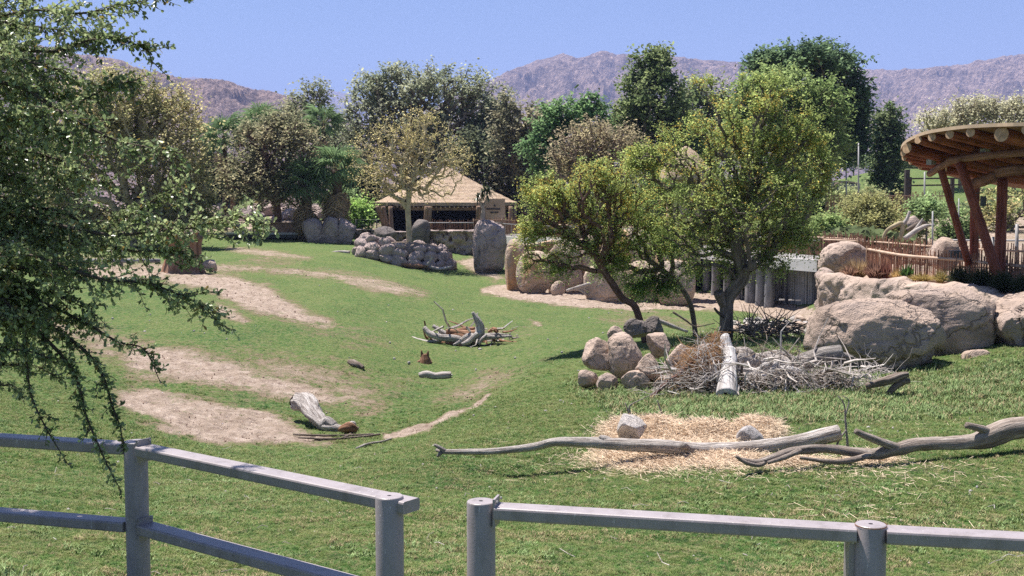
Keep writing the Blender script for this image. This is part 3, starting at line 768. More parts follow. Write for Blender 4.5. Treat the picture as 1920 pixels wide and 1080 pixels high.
def crown_pts(blobs, d, n, rs, shell=2.0, depth=None, top=False, rag=2.0):
    want = n; n = int(n * rag)
    w = np.array([b[2] * b[3] for b in blobs], float); w /= w.sum()
    out = []
    for b, k in zip(blobs, rs.multinomial(n, w)):
        c = np.array(at(b[0], b[1], d)); m = m_per_px(d)
        v = rs.normal(size=(k, 3)); v /= np.linalg.norm(v, axis=1)[:, None] + 1e-9
        r = rs.uniform(0, 1, k) ** (1 / shell)
        dz = (depth or b[2] * .8)
        sc = np.array((b[2] * m, min(dz, b[2]) * m, b[3] * m))
        off = (b[4] if len(b) > 4 else rs.uniform(-.35, .35) * b[2] * m)
        out.append(c + v * r[:, None] * sc * (1 + .12 * rs.normal(size=(k, 1))) + np.array([0, off, 0]))
    q = np.vstack(out); fq = m_per_px(d) * 34
    k = vnoise(q[:, 0] / fq + 7, q[:, 1] / fq, q[:, 2] / fq) + .35 * rs.uniform(size=len(q))
    return q[np.argsort(-k)[:want]]
def tree(name, label, cat, d, base, trunk, blobs, nodes, per, ls, sig, col, col2=None, tip=.012, rt=.2, bark=None, seed=1, group=None, shell=2.0,
         var=.35, flower=None, up=.35, bias=.45, leaf=None, ns=5, gap=.0, aspect=.6, bend=.10, rp=.5, hang=0.0, droop=0.0, sprayz=.1, sag=.25):
    rs = np.random.RandomState(seed)
    bs = G(*base) if len(base) == 2 else at(*base)
    if len(base) == 2 and d is not None:
        bs = at(base[0], base[1], d); bs.z = Hf(bs.x, bs.y) - .1
    root = thing(name, bs, label, cat, group)
    tr = [np.array(bs)] + [np.array(at(px, py, d)) for px, py in trunk]
    pts = crown_pts(blobs, d, nodes, rs, shell, rag=1.15 if d > 60 else 1.9)
    pts = pts[pts[:, 2] > bs.z + .3]
    X, par, n0 = skeleton(tr, pts, bias, bend, rs)
    r = radii(par, tip, rt, rp)
    r[:n0] = np.maximum(r[:n0], np.linspace(rt, rt * .36, n0))
    # trunk and limbs
    b = MB(); V, Q, T, st = tube(X[:n0], r[:n0], 9, 5, .14, seed); b.add(V, [Q, T], st)
    big = np.arange(n0, len(X))
    k = r[big]
    V, Q = segs(X[par[big]], X[big], np.minimum(r[par[big]], k * 1.25), k, ns)
    Lq = np.linalg.norm(X[big] - X[par[big]], axis=1)
    stt = np.zeros((len(V), 3)); stt[:, 0] = np.tile(np.cos(np.arange(ns) / ns * 6.283), len(big) * 2); stt[:, 1] = np.repeat(np.arange(len(big)), 2 * ns) * .7; stt[:, 2] = np.tile(np.repeat([0, 6], ns), len(big))
    b.add(V, Q, stt)
    b.obj('trunk', bark or BARK, root, True)
    # leaves in clumps round the outer nodes
    ch = np.zeros(len(X), int)
    for i in range(1, len(par)): ch[par[i]] += 1
    tips = np.where((np.arange(len(X)) >= n0) & (r < tip * 3.2))[0]
    if gap: tips = tips[rs.uniform(size=len(tips)) > gap]
    K = 3; cen_ = X[tips].mean(0); sp = np.repeat(tips, K)
    out_ = X[sp] - cen_; out_ /= np.linalg.norm(out_, axis=1)[:, None] + 1e-6
    sd = out_ * .55 + rs.normal(size=(len(sp), 3)) * .62; sd[:, 2] += sprayz; sd /= np.linalg.norm(sd, axis=1)[:, None]
    sl_ = sig * rs.uniform(1.0, 3.4, len(sp)); q_ = max(2, int(per * 1.15 / K)); li = np.repeat(np.arange(len(sp)), q_)
    tt = rs.uniform(-.15, 1, len(li)); cl = sp[li]
    C = X[cl] + sd[li] * (tt * sl_[li])[:, None] + rs.normal(size=(len(li), 3)) * sig * .24; C[:, 2] -= (tt ** 2) * sl_[li] * sag
    if droop: C[:, 2] -= np.abs(rs.normal(size=len(C))) * droop
    C = C[C[:, 2] > bs.z + .05]
    V, Q = leaf_quads(C, ls, rs, up, aspect, hang)
    tint = np.zeros(len(X)); tint[tips] = rs.normal(size=len(tips)) * .5
    boost = 3.1 if d and d > 60 else 1.12
    c1 = np.array(col) * boost; c2 = np.array(col2 if col2 else tuple(k * 1.5 for k in col)) * boost
    cln = fbm(C[:, 0] / (sig * 3), C[:, 1] / (sig * 3), C[:, 2] / (sig * 3), o=2)
    f = np.clip((cln - .5) * 3 + .5 + rs.normal(size=len(C)) * .3, 0, 1)[:, None]
    cc = c1 * (1 - f) + c2 * f
    cc = cc * np.clip(1 + rs.normal(size=(len(C), 1)) * var, .35, 2.0)
    if flower:
        fc, amt, tipz = flower
        zt = (C[:, 2] - C[:, 2].min()) / (C[:, 2].max() - C[:, 2].min())
        nn = vnoise(C[:, 0] * 2.2, C[:, 1] * 2.2, C[:, 2] * 2.2)
        isf = rs.uniform(size=len(C)) < amt * np.clip((zt - tipz) * 3, 0, 1) * np.clip((nn - .35) * 4, 0, 1.6)
        cc[isf] = np.array(fc) * rs.uniform(.6, 1.3, (isf.sum(), 1))
    me = make_mesh('crown', V - np.array(bs), [Q], leaf or LEAF, attrs={'col': np.repeat(cc, 4, 0)})
    link('crown', me, root)
    return root
TG = 'trees beyond the enclosure'
tree('desert_tree','huge olive thorn tree with tan twigs behind the dark palm trunk','tree',92,(250,456),[(252,420),(258,380)],[(250,280,130,120),(345,310,62,95),(200,220,110,80),(320,390,85,45),(140,330,60,90),(120,400,60,40),(300,205,70,55),(230,160,70,32),(240,400,110,45),(370,380,40,50)],2000,13,.12,.62,(.085,.088,.04),(.16,.14,.075),tip=.022,rt=.3,bark=BARK_TAN,seed=1,group=TG,shell=1.7)
tree('desert_tree','dim green tree behind the near branches at the frame edge','tree',98,(40,450),[(42,400)],[(30,330,100,90),(60,250,80,60),(-40,250,80,90)],350,14,.16,.8,(.045,.065,.028),seed=31,group=TG)
tree('mesquite_tree','brown thorn tree on several red trunks behind the board fence','tree',103,(522,414),[(520,395),(515,375)],[(500,330,70,55),(480,262,52,42),(548,272,58,50),(448,335,38,42),(560,340,40,45),(520,230,40,25),(512,340,40,40),(505,300,30,40)],850,12,.14,.55,(.075,.078,.045),(.125,.112,.07),tip=.02,rt=.34,bark=BARK_RED,seed=2,group=TG,shell=1.8,bias=.2)
tree('desert_tree','wispy grey-green tree rising above the palms','tree',132,(592,410),[(590,330),(590,260)],[(590,185,38,36),(560,232,40,50),(622,250,40,50),(590,300,60,50),(545,200,15,20)],420,10,.17,.6,(.075,.085,.05),(.12,.12,.08),tip=.022,rt=.25,seed=3,group=TG)
tree('desert_tree','wide grey-green tree standing behind the thatched pavilion','tree',128,(770,430),[(768,340),(765,280)],[(710,180,62,45),(795,168,72,46),(880,185,60,52),(690,250,52,65),(905,265,50,70),(800,250,95,75),(938,220,28,48),(740,140,40,18),(840,145,30,20)],1500,12,.165,.6,(.075,.085,.055),(.14,.145,.10),tip=.026,rt=.4,seed=4,group=TG,bark=BARK)
tree('desert_tree','shadowy dark tree crowded behind the pavilion roof edge','tree',121,(930,440),[(928,400)],[(930,330,58,50),(880,295,46,42),(940,380,60,40),(860,350,30,30)],420,13,.2,.7,(.03,.038,.024),(.055,.06,.035),seed=5,group=TG)
tree('desert_tree','brownish grey-green tree between the pavilion and the bright green tree','tree',118,(990,436),[(985,380),(980,340)],[(970,285,50,75),(1012,245,48,50),(1010,330,60,60),(950,220,25,40)],620,11,.18,.6,(.07,.072,.045),(.12,.11,.075),tip=.022,rt=.3,seed=6,group=TG)
tree('desert_tree','bright fresh green tree among the grey ones','tree',109,(1072,436),[(1070,380),(1068,330)],[(1052,232,44,42),(1102,212,34,38),(1022,275,40,38),(1060,300,60,40),(1130,230,20,25)],480,14,.17,.5,(.042,.072,.032),(.075,.115,.05),seed=7,group=TG)
tree('desert_tree','bare-looking purplish brown tree above the nearest acacia','tree',93,(1122,440),[(1120,390),(1118,350)],[(1110,262,72,42),(1165,280,60,48),(1078,305,50,40),(1130,330,70,40)],820,6,.11,.45,(.10,.085,.06),(.14,.12,.07),tip=.018,rt=.25,bark=BARK_BROWN,seed=8,group=TG,bias=.25)
tree('desert_tree','tall dark olive tree with a narrow peak against the mountain','tree',118,(1226,436),[(1225,380),(1224,300)],[(1220,140,42,44),(1220,195,72,52),(1198,240,80,50),(1275,262,52,52),(1235,112,22,20),(1250,310,80,50)],980,14,.2,.6,(.045,.062,.026),(.085,.10,.045),seed=9,group=TG)
tree('desert_tree','rounded grey-green tree below the ridge between the two tall dark trees','tree',130,(1330,436),[(1328,370),(1326,300)],[(1322,188,56,48),(1288,232,50,50),(1370,225,50,55),(1330,280,80,50)],620,12,.2,.65,(.06,.075,.04),(.11,.115,.065),seed=10,group=TG)
tree('desert_tree','domed mid-green tree directly behind the tallest acacia','tree',88,(1482,440),[(1480,390),(1475,320)],[(1452,178,74,52),(1528,205,62,58),(1420,235,60,60),(1542,262,50,46),(1490,290,80,60)],1000,16,.13,.45,(.06,.085,.03),(.10,.125,.05),seed=11,group=TG,rt=.3)
tree('desert_tree','biggest and darkest tree with a ragged outer edge beside the shelter','tree',110,(1566,436),[(1560,380),(1545,300)],[(1500,118,88,32),(1582,165,46,62),(1584,262,46,48),(1438,122,36,24),(1606,235,22,60),(1560,110,50,20),(1540,220,60,80)],1150,16,.19,.55,(.028,.045,.026),(.055,.08,.04),seed=12,group=TG,rt=.4)
tree('slender_tree','slender dark tree alone on the mown bank','tree',112,(1668,408),[(1668,350),(1668,280)],[(1668,232,26,32),(1670,280,32,48),(1664,335,30,46),(1668,375,34,26)],380,14,.17,.5,(.04,.06,.028),(.075,.09,.045),seed=13,group=TG,rt=.2)
for sd, lb, bx, bl in [(14,'wispy leafless-looking grey tree above the shelter roof',1800,[(1765,222,50,22),(1820,205,50,24),(1790,235,60,30)]),(15,'wispy grey tree above the shelter roof at the frame edge',1900,[(1880,208,50,26),(1925,200,50,30),(1900,240,60,30)])]:
    tree('desert_tree', lb, 'tree', 122, (bx, 400), [(bx, 340), (bx, 290)], bl, 520, 5, .13, .5, (.13, .125, .085), tip=.018, rt=.2, bark=BARK_TAN, seed=sd, group=TG)
tree('desert_tree','tan leafy tree beyond the shelter posts','tree',78,(1890,470),[(1890,440)],[(1880,395,50,50),(1930,380,40,50),(1850,440,40,30),(1910,450,50,30)],260,14,.10,.42,(.11,.12,.05),(.2,.17,.09),seed=16,group=TG)
tree('thorn_shrub','spreading olive thorn bush in front of the far board fence','shrub',72,(1635,456),[(1634,440)],[(1630,392,62,34),(1590,425,42,28),(1690,425,40,25),(1650,420,70,30)],620,14,.085,.33,(.085,.09,.04),(.14,.135,.06),tip=.012,rt=.14,bark=BARK_TAN,seed=17,shell=1.7)
SHG = 'shrubs on the bank beyond the pickets'
for k, (lb, px, py, rx, ry, d, c) in enumerate([
 ('olive shrub low behind the acacia crown edge',1552,428,40,26,68,(.07,.09,.035)),('bright green bush beside the dead branches',1790,432,34,30,74,(.06,.08,.035)),
 ('leafy green plant sprouting over the dead branches',1738,392,26,16,70,(.075,.10,.045)),('low green bush under the hanging box',1830,440,30,26,80,(.06,.085,.04)),
 ('dusty olive shrub on the slope behind the slender tree',1600,372,50,16,100,(.09,.10,.05)),
 ('green shrub in front of the shaggy palms',648,388,32,34,108,(.055,.075,.035)),('small bright shrub beside the leftmost pavilion posts',672,405,24,22,106,(.09,.13,.04))]):
    tree('shrub', lb, 'shrub', d, (px, py + ry), [(px, py + ry * .5)], [(px, py, rx, ry)], 110, 16, .0013 * d, .005 * d, c, tip=.012, rt=.06, seed=60 + k, group=SHG, shell=1.8)
# dense undergrowth closing the gaps below the crowns
ug = MB(); rs = np.random.RandomState(77); Cs = []; cc = []
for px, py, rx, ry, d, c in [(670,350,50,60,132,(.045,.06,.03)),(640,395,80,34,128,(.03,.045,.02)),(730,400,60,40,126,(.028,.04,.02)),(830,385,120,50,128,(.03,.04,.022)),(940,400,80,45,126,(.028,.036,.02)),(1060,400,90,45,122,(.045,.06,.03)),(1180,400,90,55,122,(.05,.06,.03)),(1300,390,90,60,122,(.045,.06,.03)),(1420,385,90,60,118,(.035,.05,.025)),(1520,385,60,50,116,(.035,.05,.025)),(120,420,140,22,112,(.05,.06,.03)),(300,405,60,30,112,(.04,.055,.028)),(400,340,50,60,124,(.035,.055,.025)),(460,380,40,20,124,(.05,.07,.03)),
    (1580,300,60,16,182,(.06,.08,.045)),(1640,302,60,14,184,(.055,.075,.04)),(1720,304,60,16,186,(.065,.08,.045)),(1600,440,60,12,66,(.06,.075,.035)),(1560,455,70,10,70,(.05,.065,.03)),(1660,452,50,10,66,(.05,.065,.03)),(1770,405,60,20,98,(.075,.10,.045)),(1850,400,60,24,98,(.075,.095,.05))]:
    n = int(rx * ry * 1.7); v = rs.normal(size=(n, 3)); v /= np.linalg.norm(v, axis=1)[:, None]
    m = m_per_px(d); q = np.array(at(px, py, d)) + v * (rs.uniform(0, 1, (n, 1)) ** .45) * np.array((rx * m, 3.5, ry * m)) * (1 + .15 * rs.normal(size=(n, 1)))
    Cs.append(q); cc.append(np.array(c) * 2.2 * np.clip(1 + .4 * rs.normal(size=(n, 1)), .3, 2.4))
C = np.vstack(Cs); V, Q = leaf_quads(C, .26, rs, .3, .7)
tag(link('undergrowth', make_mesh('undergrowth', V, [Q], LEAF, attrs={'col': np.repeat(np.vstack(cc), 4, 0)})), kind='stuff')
# yellow-barked tree in the stone ring
tree('yellow_barked_tree','sparse tree with pale yellow twigs growing in the stone ring','tree',84,(768,458),[(767,440),(766,415),(765,390),(768,350)],
     [(770,265,88,62),(720,325,62,52),(842,305,58,50),(690,285,42,48),(770,350,90,40),(800,220,40,25)],1500,3,.06,.30,(.13,.12,.05),(.20,.17,.085),gap=.55,tip=.0095,rt=.20,bark=flat_mat('pale_yellow_bark',(.44,.37,.23),.85),seed=18,bias=.15,shell=1.6)
# the three acacias of the lawn
AG = 'acacias growing among the rocks on the lawn'
ACC = (.21, .275, .09); ACC2 = (.41, .46, .16); FL = ((.60, .46, .12), .28, .1)
tree('acacia_tree','acacia leaning away on one long reddish trunk from behind the stone heap','tree',33,(1212,594),[(1192,578),(1168,560),(1150,535),(1132,508),(1116,478),(1098,452)],
     [(1010,470,34,46),(1060,500,30,24),(1060,360,78,50),(1135,335,78,46),(1190,395,60,60),(1015,390,48,62),(1100,425,75,58),(1000,455,36,62),(1140,480,50,40),(1040,470,40,40)],1150,17,.031,.125,ACC,ACC2,sag=.6,sprayz=-.1,tip=.0055,rt=.10,bark=BARK_RED,seed=19,group=AG,flower=FL,ns=5,var=.45,gap=.12,rp=.47,aspect=.55)
tree('acacia_tree','acacia with a thin dark bowed trunk between the other two','tree',34,(1306,607),[(1298,585),(1290,560),(1268,528),(1240,505),(1212,485)],
     [(1210,415,70,62),(1255,465,62,60),(1222,528,44,32),(1155,480,50,40),(1240,370,60,50),(1190,540,30,20),(1250,540,40,24),(1130,500,40,20)],760,16,.031,.125,(.15,.235,.075),(.30,.39,.13),sag=.6,sprayz=-.1,tip=.0055,rt=.075,bark=BARK,seed=20,group=AG,flower=((.60,.46,.12),.2,.2),var=.4,rp=.47,aspect=.55)
tree('acacia_tree','tallest acacia with a thick forked grey trunk and yellow-tipped crown','tree',31.5,(1362,618),[(1362,590),(1364,562),(1378,540),(1392,520),(1388,492),(1380,455),(1378,420)],
     [(1390,235,105,75),(1300,300,100,78),(1460,300,92,84),(1378,370,150,78),(1480,395,66,60),(1300,430,90,52),(1405,450,95,56),(1440,190,60,38),(1500,250,50,50),(1250,330,50,40),(1330,495,60,34),(1500,450,50,40),(1540,330,26,44),(1200,300,36,30),(1440,490,50,22),(1330,150,30,16),(1420,150,50,18)],2200,17,.031,.135,ACC,ACC2,sag=.55,sprayz=-.05,tip=.0055,rt=.185,bark=BARK,seed=21,group=AG,flower=((.62,.46,.12),.22,.15),var=.4,rp=.47,aspect=.55)
stub = MB(); stub.tube([at(1362, 580, 31.5), at(1352, 562, 31.4), at(1347, 548, 31.3)], [.12, .13, .15], 10, 4, .25, 3)
stub.tube([at(1358, 595, 31.4), at(1345, 585, 31.2), at(1340, 578, 31.1)], [.05, .04, .03], 7, 3, .2, 4)
_ac = [o for o in COL.objects if o.name.startswith('acacia_tree') and 'tallest' in o.get('label', '')][0]
stub.obj('broken_limb', DRIFT_D, _ac, True)
# ------------------------------------------------------------------ palms
PALM_TRUNK = wood_mat('palm_trunk', (.05, .035, .03), (.12, .085, .065), (.2, .15, .12), .05)
def frond_mesh(seed, dead=False):
    rs = np.random.RandomState(seed); V = []; Fc = []; cs = []; n = 0
    K = 17
    for k in range(K):
        a = (k / (K - 1) - .5) * 4.4
        L = (1 - .22 * abs(a) / 2.2) * rs.uniform(.85, 1.1)
        drop = .25 + .35 * rs.random()
        d = np.array((math.cos(a), math.sin(a), 0)); s = np.array((-d[1], d[0], 0)) * .042
        c0 = np.array((.9, 0, 0)); p1 = c0 + d * L * .55; p2 = c0 + d * L + np.array((0, 0, -drop * (2 if dead else 1)))
        V += [c0 - s * .2, c0 + s * .2, p1 + s + (0, 0, .03), p1 - s - (0, 0, .03), p2]
        Fc += [(n, n + 1, n + 2), (n, n + 2, n + 3), (n + 3, n + 2, n + 4)]; n += 5
        g = rs.uniform(.6, 1.4); c = (np.array((.42, .32, .21)) if dead else np.array((.16, .24, .11))) * g
        cs += [c] * 5
    V += [(0, -.02, 0), (0, .02, 0), (.95, .015, .0), (.95, -.015, 0)]; Fc += [(n, n + 1, n + 2), (n, n + 2, n + 3)]; cs += [np.array((.12, .12, .05))] * 4
    return make_mesh('frond', np.array(V), [np.array(Fc)], LEAF, attrs={'col': np.array(cs)})
FR = [frond_mesh(k) for k in range(3)]; FRD = [frond_mesh(k + 9, True) for k in range(2)]
def palm(label, px, py, d, r, base_py, skirt=0, nf=24, seed=0, tw=.22):
    rs = random.Random(seed); top = at(px, py, d); b = at(px, base_py, d); b.z = Hf(b.x, b.y) - .2
    root = thing('fan_palm', b, label, 'palm tree', 'fan palms beyond the footbridge')
    m = MB(); m.tube([b, (b + top) / 2 + Vector((.15, 0, 0)), top], [tw * 1.25, tw, tw * .9], 10, 8, .12, seed); m.obj('trunk', PALM_TRUNK, root, True)
    for k in range(nf + skirt):
        dead = k >= nf
        el = rs.uniform(-1.35, -.9) if dead else (1.25 - 1.9 * (k / nf) + rs.uniform(-.15, .15))
        az = k * 2.399 + rs.uniform(-.3, .3)
        zo = -rs.uniform(.3, 1.0) * r * .9 if dead else 0
        s = r * (rs.uniform(.38, .5) if dead else rs.uniform(.42, .55))
        E = Matrix.Rotation(az, 4, 'Z') @ Matrix.Rotation(-el, 4, 'Y') @ Matrix.Rotation(rs.uniform(-.5, .5), 4, 'X')
        o = link('frond', rs.choice(FRD if dead else FR), root, loc=top + Vector((0, 0, zo)) - b, scale=(s, s, s)); o.rotation_euler = E.to_euler()
palm('tall fan palm whose dark bare trunk stands by the tan boulders', 420, 255, 108, 2.9, 424, 6, 26, 1)
palm('fan palm with its crown showing over the brown thorn tree', 487, 232, 118, 3.1, 410, 4, 24, 2)
palm('dark fan palm half hidden behind the wispy tree', 606, 232, 124, 3.1, 410, 8, 26, 3)
palm('fan palm farthest back behind the olive thorn tree', 386, 262, 122, 2.4, 420, 4, 20, 4)
palm('shaggy low fan palm nearer the brown thorn tree', 572, 345, 101.5, 3.2, 418, 30, 30, 6, .45)
palm('shaggy low fan palm nearer the pavilion', 630, 318, 101.5, 3.4, 418, 30, 30, 7, .45)
m = MB(); m.tube([G(437, 412, 90) , at(435, 300, 104)], [.3, .24], 9, 6, .1, 5); tag(m.obj('palm_trunk_post', PALM_TRUNK, None, True), 'bare dark trunk standing just before the brown thorn tree', 'tree trunk')
# little aloe tree on the pillar
q = at(905, 414, 84); al = thing('aloe_tree', q, 'little pale-stemmed aloe tree on top of the rock pillar', 'aloe tree')
m = MB(); qs = lambda px, py: at(px, py, 84)
m.tube([qs(905, 418), qs(905, 405), qs(906, 393), qs(904, 386)], [.2, .17, .14, .12], 9, 4, .08, 1); m.tube([qs(905, 390), qs(901, 380), qs(897, 374)], [.11, .08, .06], 7, 3, .05, 2); m.tube([qs(905, 390), qs(911, 378), qs(913, 368)], [.11, .08, .06], 7, 3, .05, 3)
m.obj('trunk', flat_mat('pale_aloe_bark', (.42, .33, .27), .7), al, True)
V = []; Fc = []; cs = []; n = 0; rs = np.random.RandomState(3)
for hx, hy in [(896, 370), (904, 364), (913, 364), (909, 356), (917, 358)]:
    h = np.array(qs(hx, hy))
    for k in range(26):
        v = rs.normal(size=3); v[2] = v[2] * .7 + .25; v /= np.linalg.norm(v); L = rs.uniform(.45, .8)
        s = np.cross(v, (0, 0, 1)); s = s / (np.linalg.norm(s) + 1e-6) * .05; e = h + v * L + np.array((0, 0, -.18)); mid = h + v * L * .6
        V += [h - s, h + s, mid + s, mid - s, e]; Fc += [(n, n + 1, n + 2), (n, n + 2, n + 3), (n + 3, n + 2, n + 4)]; n += 5; cs += [np.array((.075, .095, .05)) * rs.uniform(.5, 1.5)] * 5
link('leaves', make_mesh('leaves', np.array(V) - np.array(q), [np.array(Fc)], LEAF_SHINY, attrs={'col': np.array(cs)}), al)
# ------------------------------------------------------------------ thatched pavilion
THATCH = None
t = NT('thatch', .95, .1); p = t.pos()
f = t.noise(p, 2.2, 7, .75, mul=(1, 1, 2.2)); f2 = t.noise(p, 9, 5, .8, mul=(1, 1, 1.6))
a = t.ramp(f, [(.3, (.38, .27, .18)), (.5, (.56, .42, .31)), (.7, (.68, .54, .41))]); a = t.mix(t.ramp(f2, [(.35, .7), (.52, 0.0)]), a, (.28, .19, .13))
t.col(a); t.bump(t.math('ADD', f, f2), .16, 1.0); THATCH = t.m
ADOBE = flat_mat('tan_wall', (.40, .28, .20), .9, var=.15, scale=.8)
ROOM_SHADE = flat_mat('interior_shade', (.02, .02, .026), .9)  # near-black colour holds the shade of the interiors
TIMBER = wood_mat('pavilion_timber', (.13, .08, .055), (.25, .165, .115), (.36, .25, .18), .02)
CONC = flat_mat('concrete', (.60, .57, .55), .85, var=.16, scale=1.4)
CONC_G = flat_mat('grey_concrete', (.30, .29, .29), .85, var=.2, scale=.9)
STEEL = flat_mat('dark_steel', (.05, .055, .06), .5, .4)
STEEL_L = flat_mat('light_steel', (.33, .32, .32), .5, .4, var=.15)
PD = 108.0
pc = at(836, 381, PD)
floor_z = at(836, 441, PD).z
pav = thing('thatched_pavilion', (pc.x, pc.y, floor_z), 'round-cornered open pavilion under a wide thatched pyramid roof', 'pavilion')
apex = at(838, 312, PD + 1.5); ez = pc.z
def hexring(r, n=8, off=.39, dx=0): return [Vector((pc.x + dx + math.cos(off + k * 2 * math.pi / n) * r, pc.y + 1.5 + math.sin(off + k * 2 * math.pi / n) * r, 0)) for k in range(n)]
# square plan turned a little: corners seen left, near left of centre, right
half = 6.85
cor = []
for ang in (200, 248, 292, 340, 20, 68, 112, 160):
    a = math.radians(ang); cor.append(Vector((pc.x + math.cos(a) * half * 1.02, pc.y + 1.5 + math.sin(a) * half * .95, 0)))
rs = np.random.RandomState(4)
for k in range(8):
    A, B = cor[k], cor[(k + 1) % 8]; nu, nv = 16, 22; V = []
    Nn = ((A + B) / 2 - Vector((pc.x, pc.y + 1.5, 0))).normalized()
    for v in range(nv + 1):
        tv = v / nv
        for u in range(nu + 1):
            e = A.lerp(B, u / nu); e.z = ez
            q = e.lerp(Vector((apex.x, apex.y, apex.z)), tv)
            sag = -.10 * math.sin(tv * math.pi)
            lay = .09 * (1 - (tv * 9 % 1))
            q = q + Vector((0, 0, sag + lay * (1 - tv * .6))) + Nn * (.05 * (rs.rand() - .5))
            if u in (0, nu): q = q - Vector((0, 0, .02))
            V.append(tuple(q))
    V = np.array(V); base = len(V)
    low = V[:nu + 1].copy(); low[:, 2] -= .30; V = np.vstack([V, low])
    i = np.arange(nv)[:, None] * (nu + 1); j = np.arange(nu)[None]
    Q = np.stack([i + j, i + j + 1, i + nu + 2 + j, i + nu + 1 + j], -1).reshape(-1, 4)
    Q2 = np.stack([base + np.arange(nu), base + 1 + np.arange(nu), 1 + np.arange(nu), np.arange(nu)], -1)
    b = MB(); b.add(V, np.vstack([Q, Q2])); b.obj('roof_slope', THATCH, pav, False)
b = MB(); 
V = np.array([(c.x, c.y, ez - .31) for c in cor] + [(pc.x, pc.y + 1.5, ez + 1.3)]); b.add(V, np.array([(k, 8, (k + 1) % 8) for k in range(8)])); b.obj('ceiling', TIMBER, pav)
b = MB()
for k in range(8):
    A, B = cor[k].copy(), cor[(k + 1) % 8].copy(); A.z = B.z = ez - .48
    c0 = Vector((pc.x, pc.y + 1.5, ez - .48)); b.beam(A.lerp(c0, .06), B.lerp(c0, .06), .22, .26)
b.obj('eave_beam', TIMBER, pav)
for k in range(34):   # rafter tails under the front eaves
    tt = k / 33; side = 0 if tt < .3 else (1 if tt < .7 else 2)
    A, B = cor[side], cor[side + 1]; loc = (tt - [0, .3, .7][side]) / [.3, .4, .3][side]
    e = A.lerp(B, loc); c0 = Vector((pc.x, pc.y + 1.5, 0)); i0 = e.lerp(c0, -.005); i1 = e.lerp(c0, .12); i0.z = ez - .33 ; i1.z = ez - .20
    m = MB(); m.beam(i0, i1, .09, .10); m.obj('rafter_tail', FENCE_RAIL, pav)
def pavpost(x0, y0, x1, y1, d0, d1, r=.2):
    m = MB(); m.tube([at(x0, y0, d0), (at(x0, y0, d0) + at(x1, y1, d1)) / 2, at(x1, y1, d1)], [r * 1.1, r, r * .95], 9, 4, .06, int(x0)); m.obj('log_post', TIMBER, pav, True)
for a in [(727,442,707,387,103,101),(730,442,718,387,103.2,103),(735,442,732,387,103,103.5),(797,442,800,387,101.7,101.5),(803,442,806,387,101.7,101.5),(896,442,897,387,103,102),(948,442,943,387,104,103.5),(955,442,958,387,104.5,105),(962,442,966,387,106,107)]: pavpost(*a)
b = MB(); b.beam(at(732, 412, 110), at(905, 412, 110), .3, 2.6); b.beam(at(905, 412, 110), at(960, 412, 106.6), .25, 2.7); b.beam(at(732, 412, 110), at(735, 412, 104), .25, 2.7); b.obj('wall', ROOM_SHADE, pav)  # dark sheets standing in for the shade under the roof
sg = MB(); A = at(910, 410, 103.2); B = at(947, 410, 103.2); sg.box(((A.x + B.x) / 2, 103.2, at(0, 405, 103.2).z), (B.x - A.x, .16, 3.0))
sgo = sg.obj('sign_wall', ADOBE, pav)
INK = flat_mat('sign_ink', (.05, .045, .05), .8)
SEGS = {'A': 'lrtm', 'B': 'lrtmb'}
def glyphs(x0, x1, yc, hpx, n, seed, parent, name):
    rs = random.Random(seed); w = (x1 - x0) / n; m = MB(); d = 103.1
    for k in range(n):
        cx = x0 + (k + .5) * w; pat = rs.choice(['lrtm', 'ltb', 'lrm', 'lrtb', 'ltmb', 'lt', 'lr b', 'trl'])
        for ch in pat:
            if ch in 'lr':
                q = at(cx + (-.3 if ch == 'l' else .3) * w, yc, d); m.box(tuple(q), (.045, .03, hpx * m_per_px(d)))
            elif ch in 'tmb':
                q = at(cx, yc + {'t': -.42, 'm': 0, 'b': .42}[ch] * hpx, d); m.box((q.x, q.y - .004, q.z), (w * .66 * m_per_px(d), .03, .045))
    m.obj(name, INK, parent)
glyphs(912, 938.5, 391.8, 3.0, 10, 1, sgo, 'lettering')
glyphs(919.5, 934.5, 398.4, 3.0, 6, 3, sgo, 'lettering')
m = MB(); m.tube([at(927.5, 383.4, 103.1), at(927.5, 387, 103.1)], [.05, .1], 6, 2); m.obj('emblem', INK, sgo)
# small thatched hut behind the acacia
hc = at(1286, 330, 86); hut = thing('thatched_hut', (hc.x, hc.y, Hf(hc.x, hc.y)), 'thatched hut roof glimpsed through the tallest acacia', 'hut')
V, Q, T, st = tube([Vector((hc.x, hc.y, hc.z - .3)), Vector((hc.x, hc.y, hc.z + .4)), Vector((hc.x, hc.y, at(0, 290, 86).z)), Vector((hc.x, hc.y, at(0, 274, 86).z))], [2.0, 1.8, .9, .1], 14, 3, .04, 2)
b = MB(); b.add(V, [Q, T], st); b.obj('roof', THATCH, hut, True)
b = MB(); b.tube([Vector((hc.x, hc.y, Hf(hc.x, hc.y) - .2)), Vector((hc.x, hc.y, hc.z - .1))], [1.4, 1.4], 14, 2); b.obj('wall', ADOBE, hut, True)
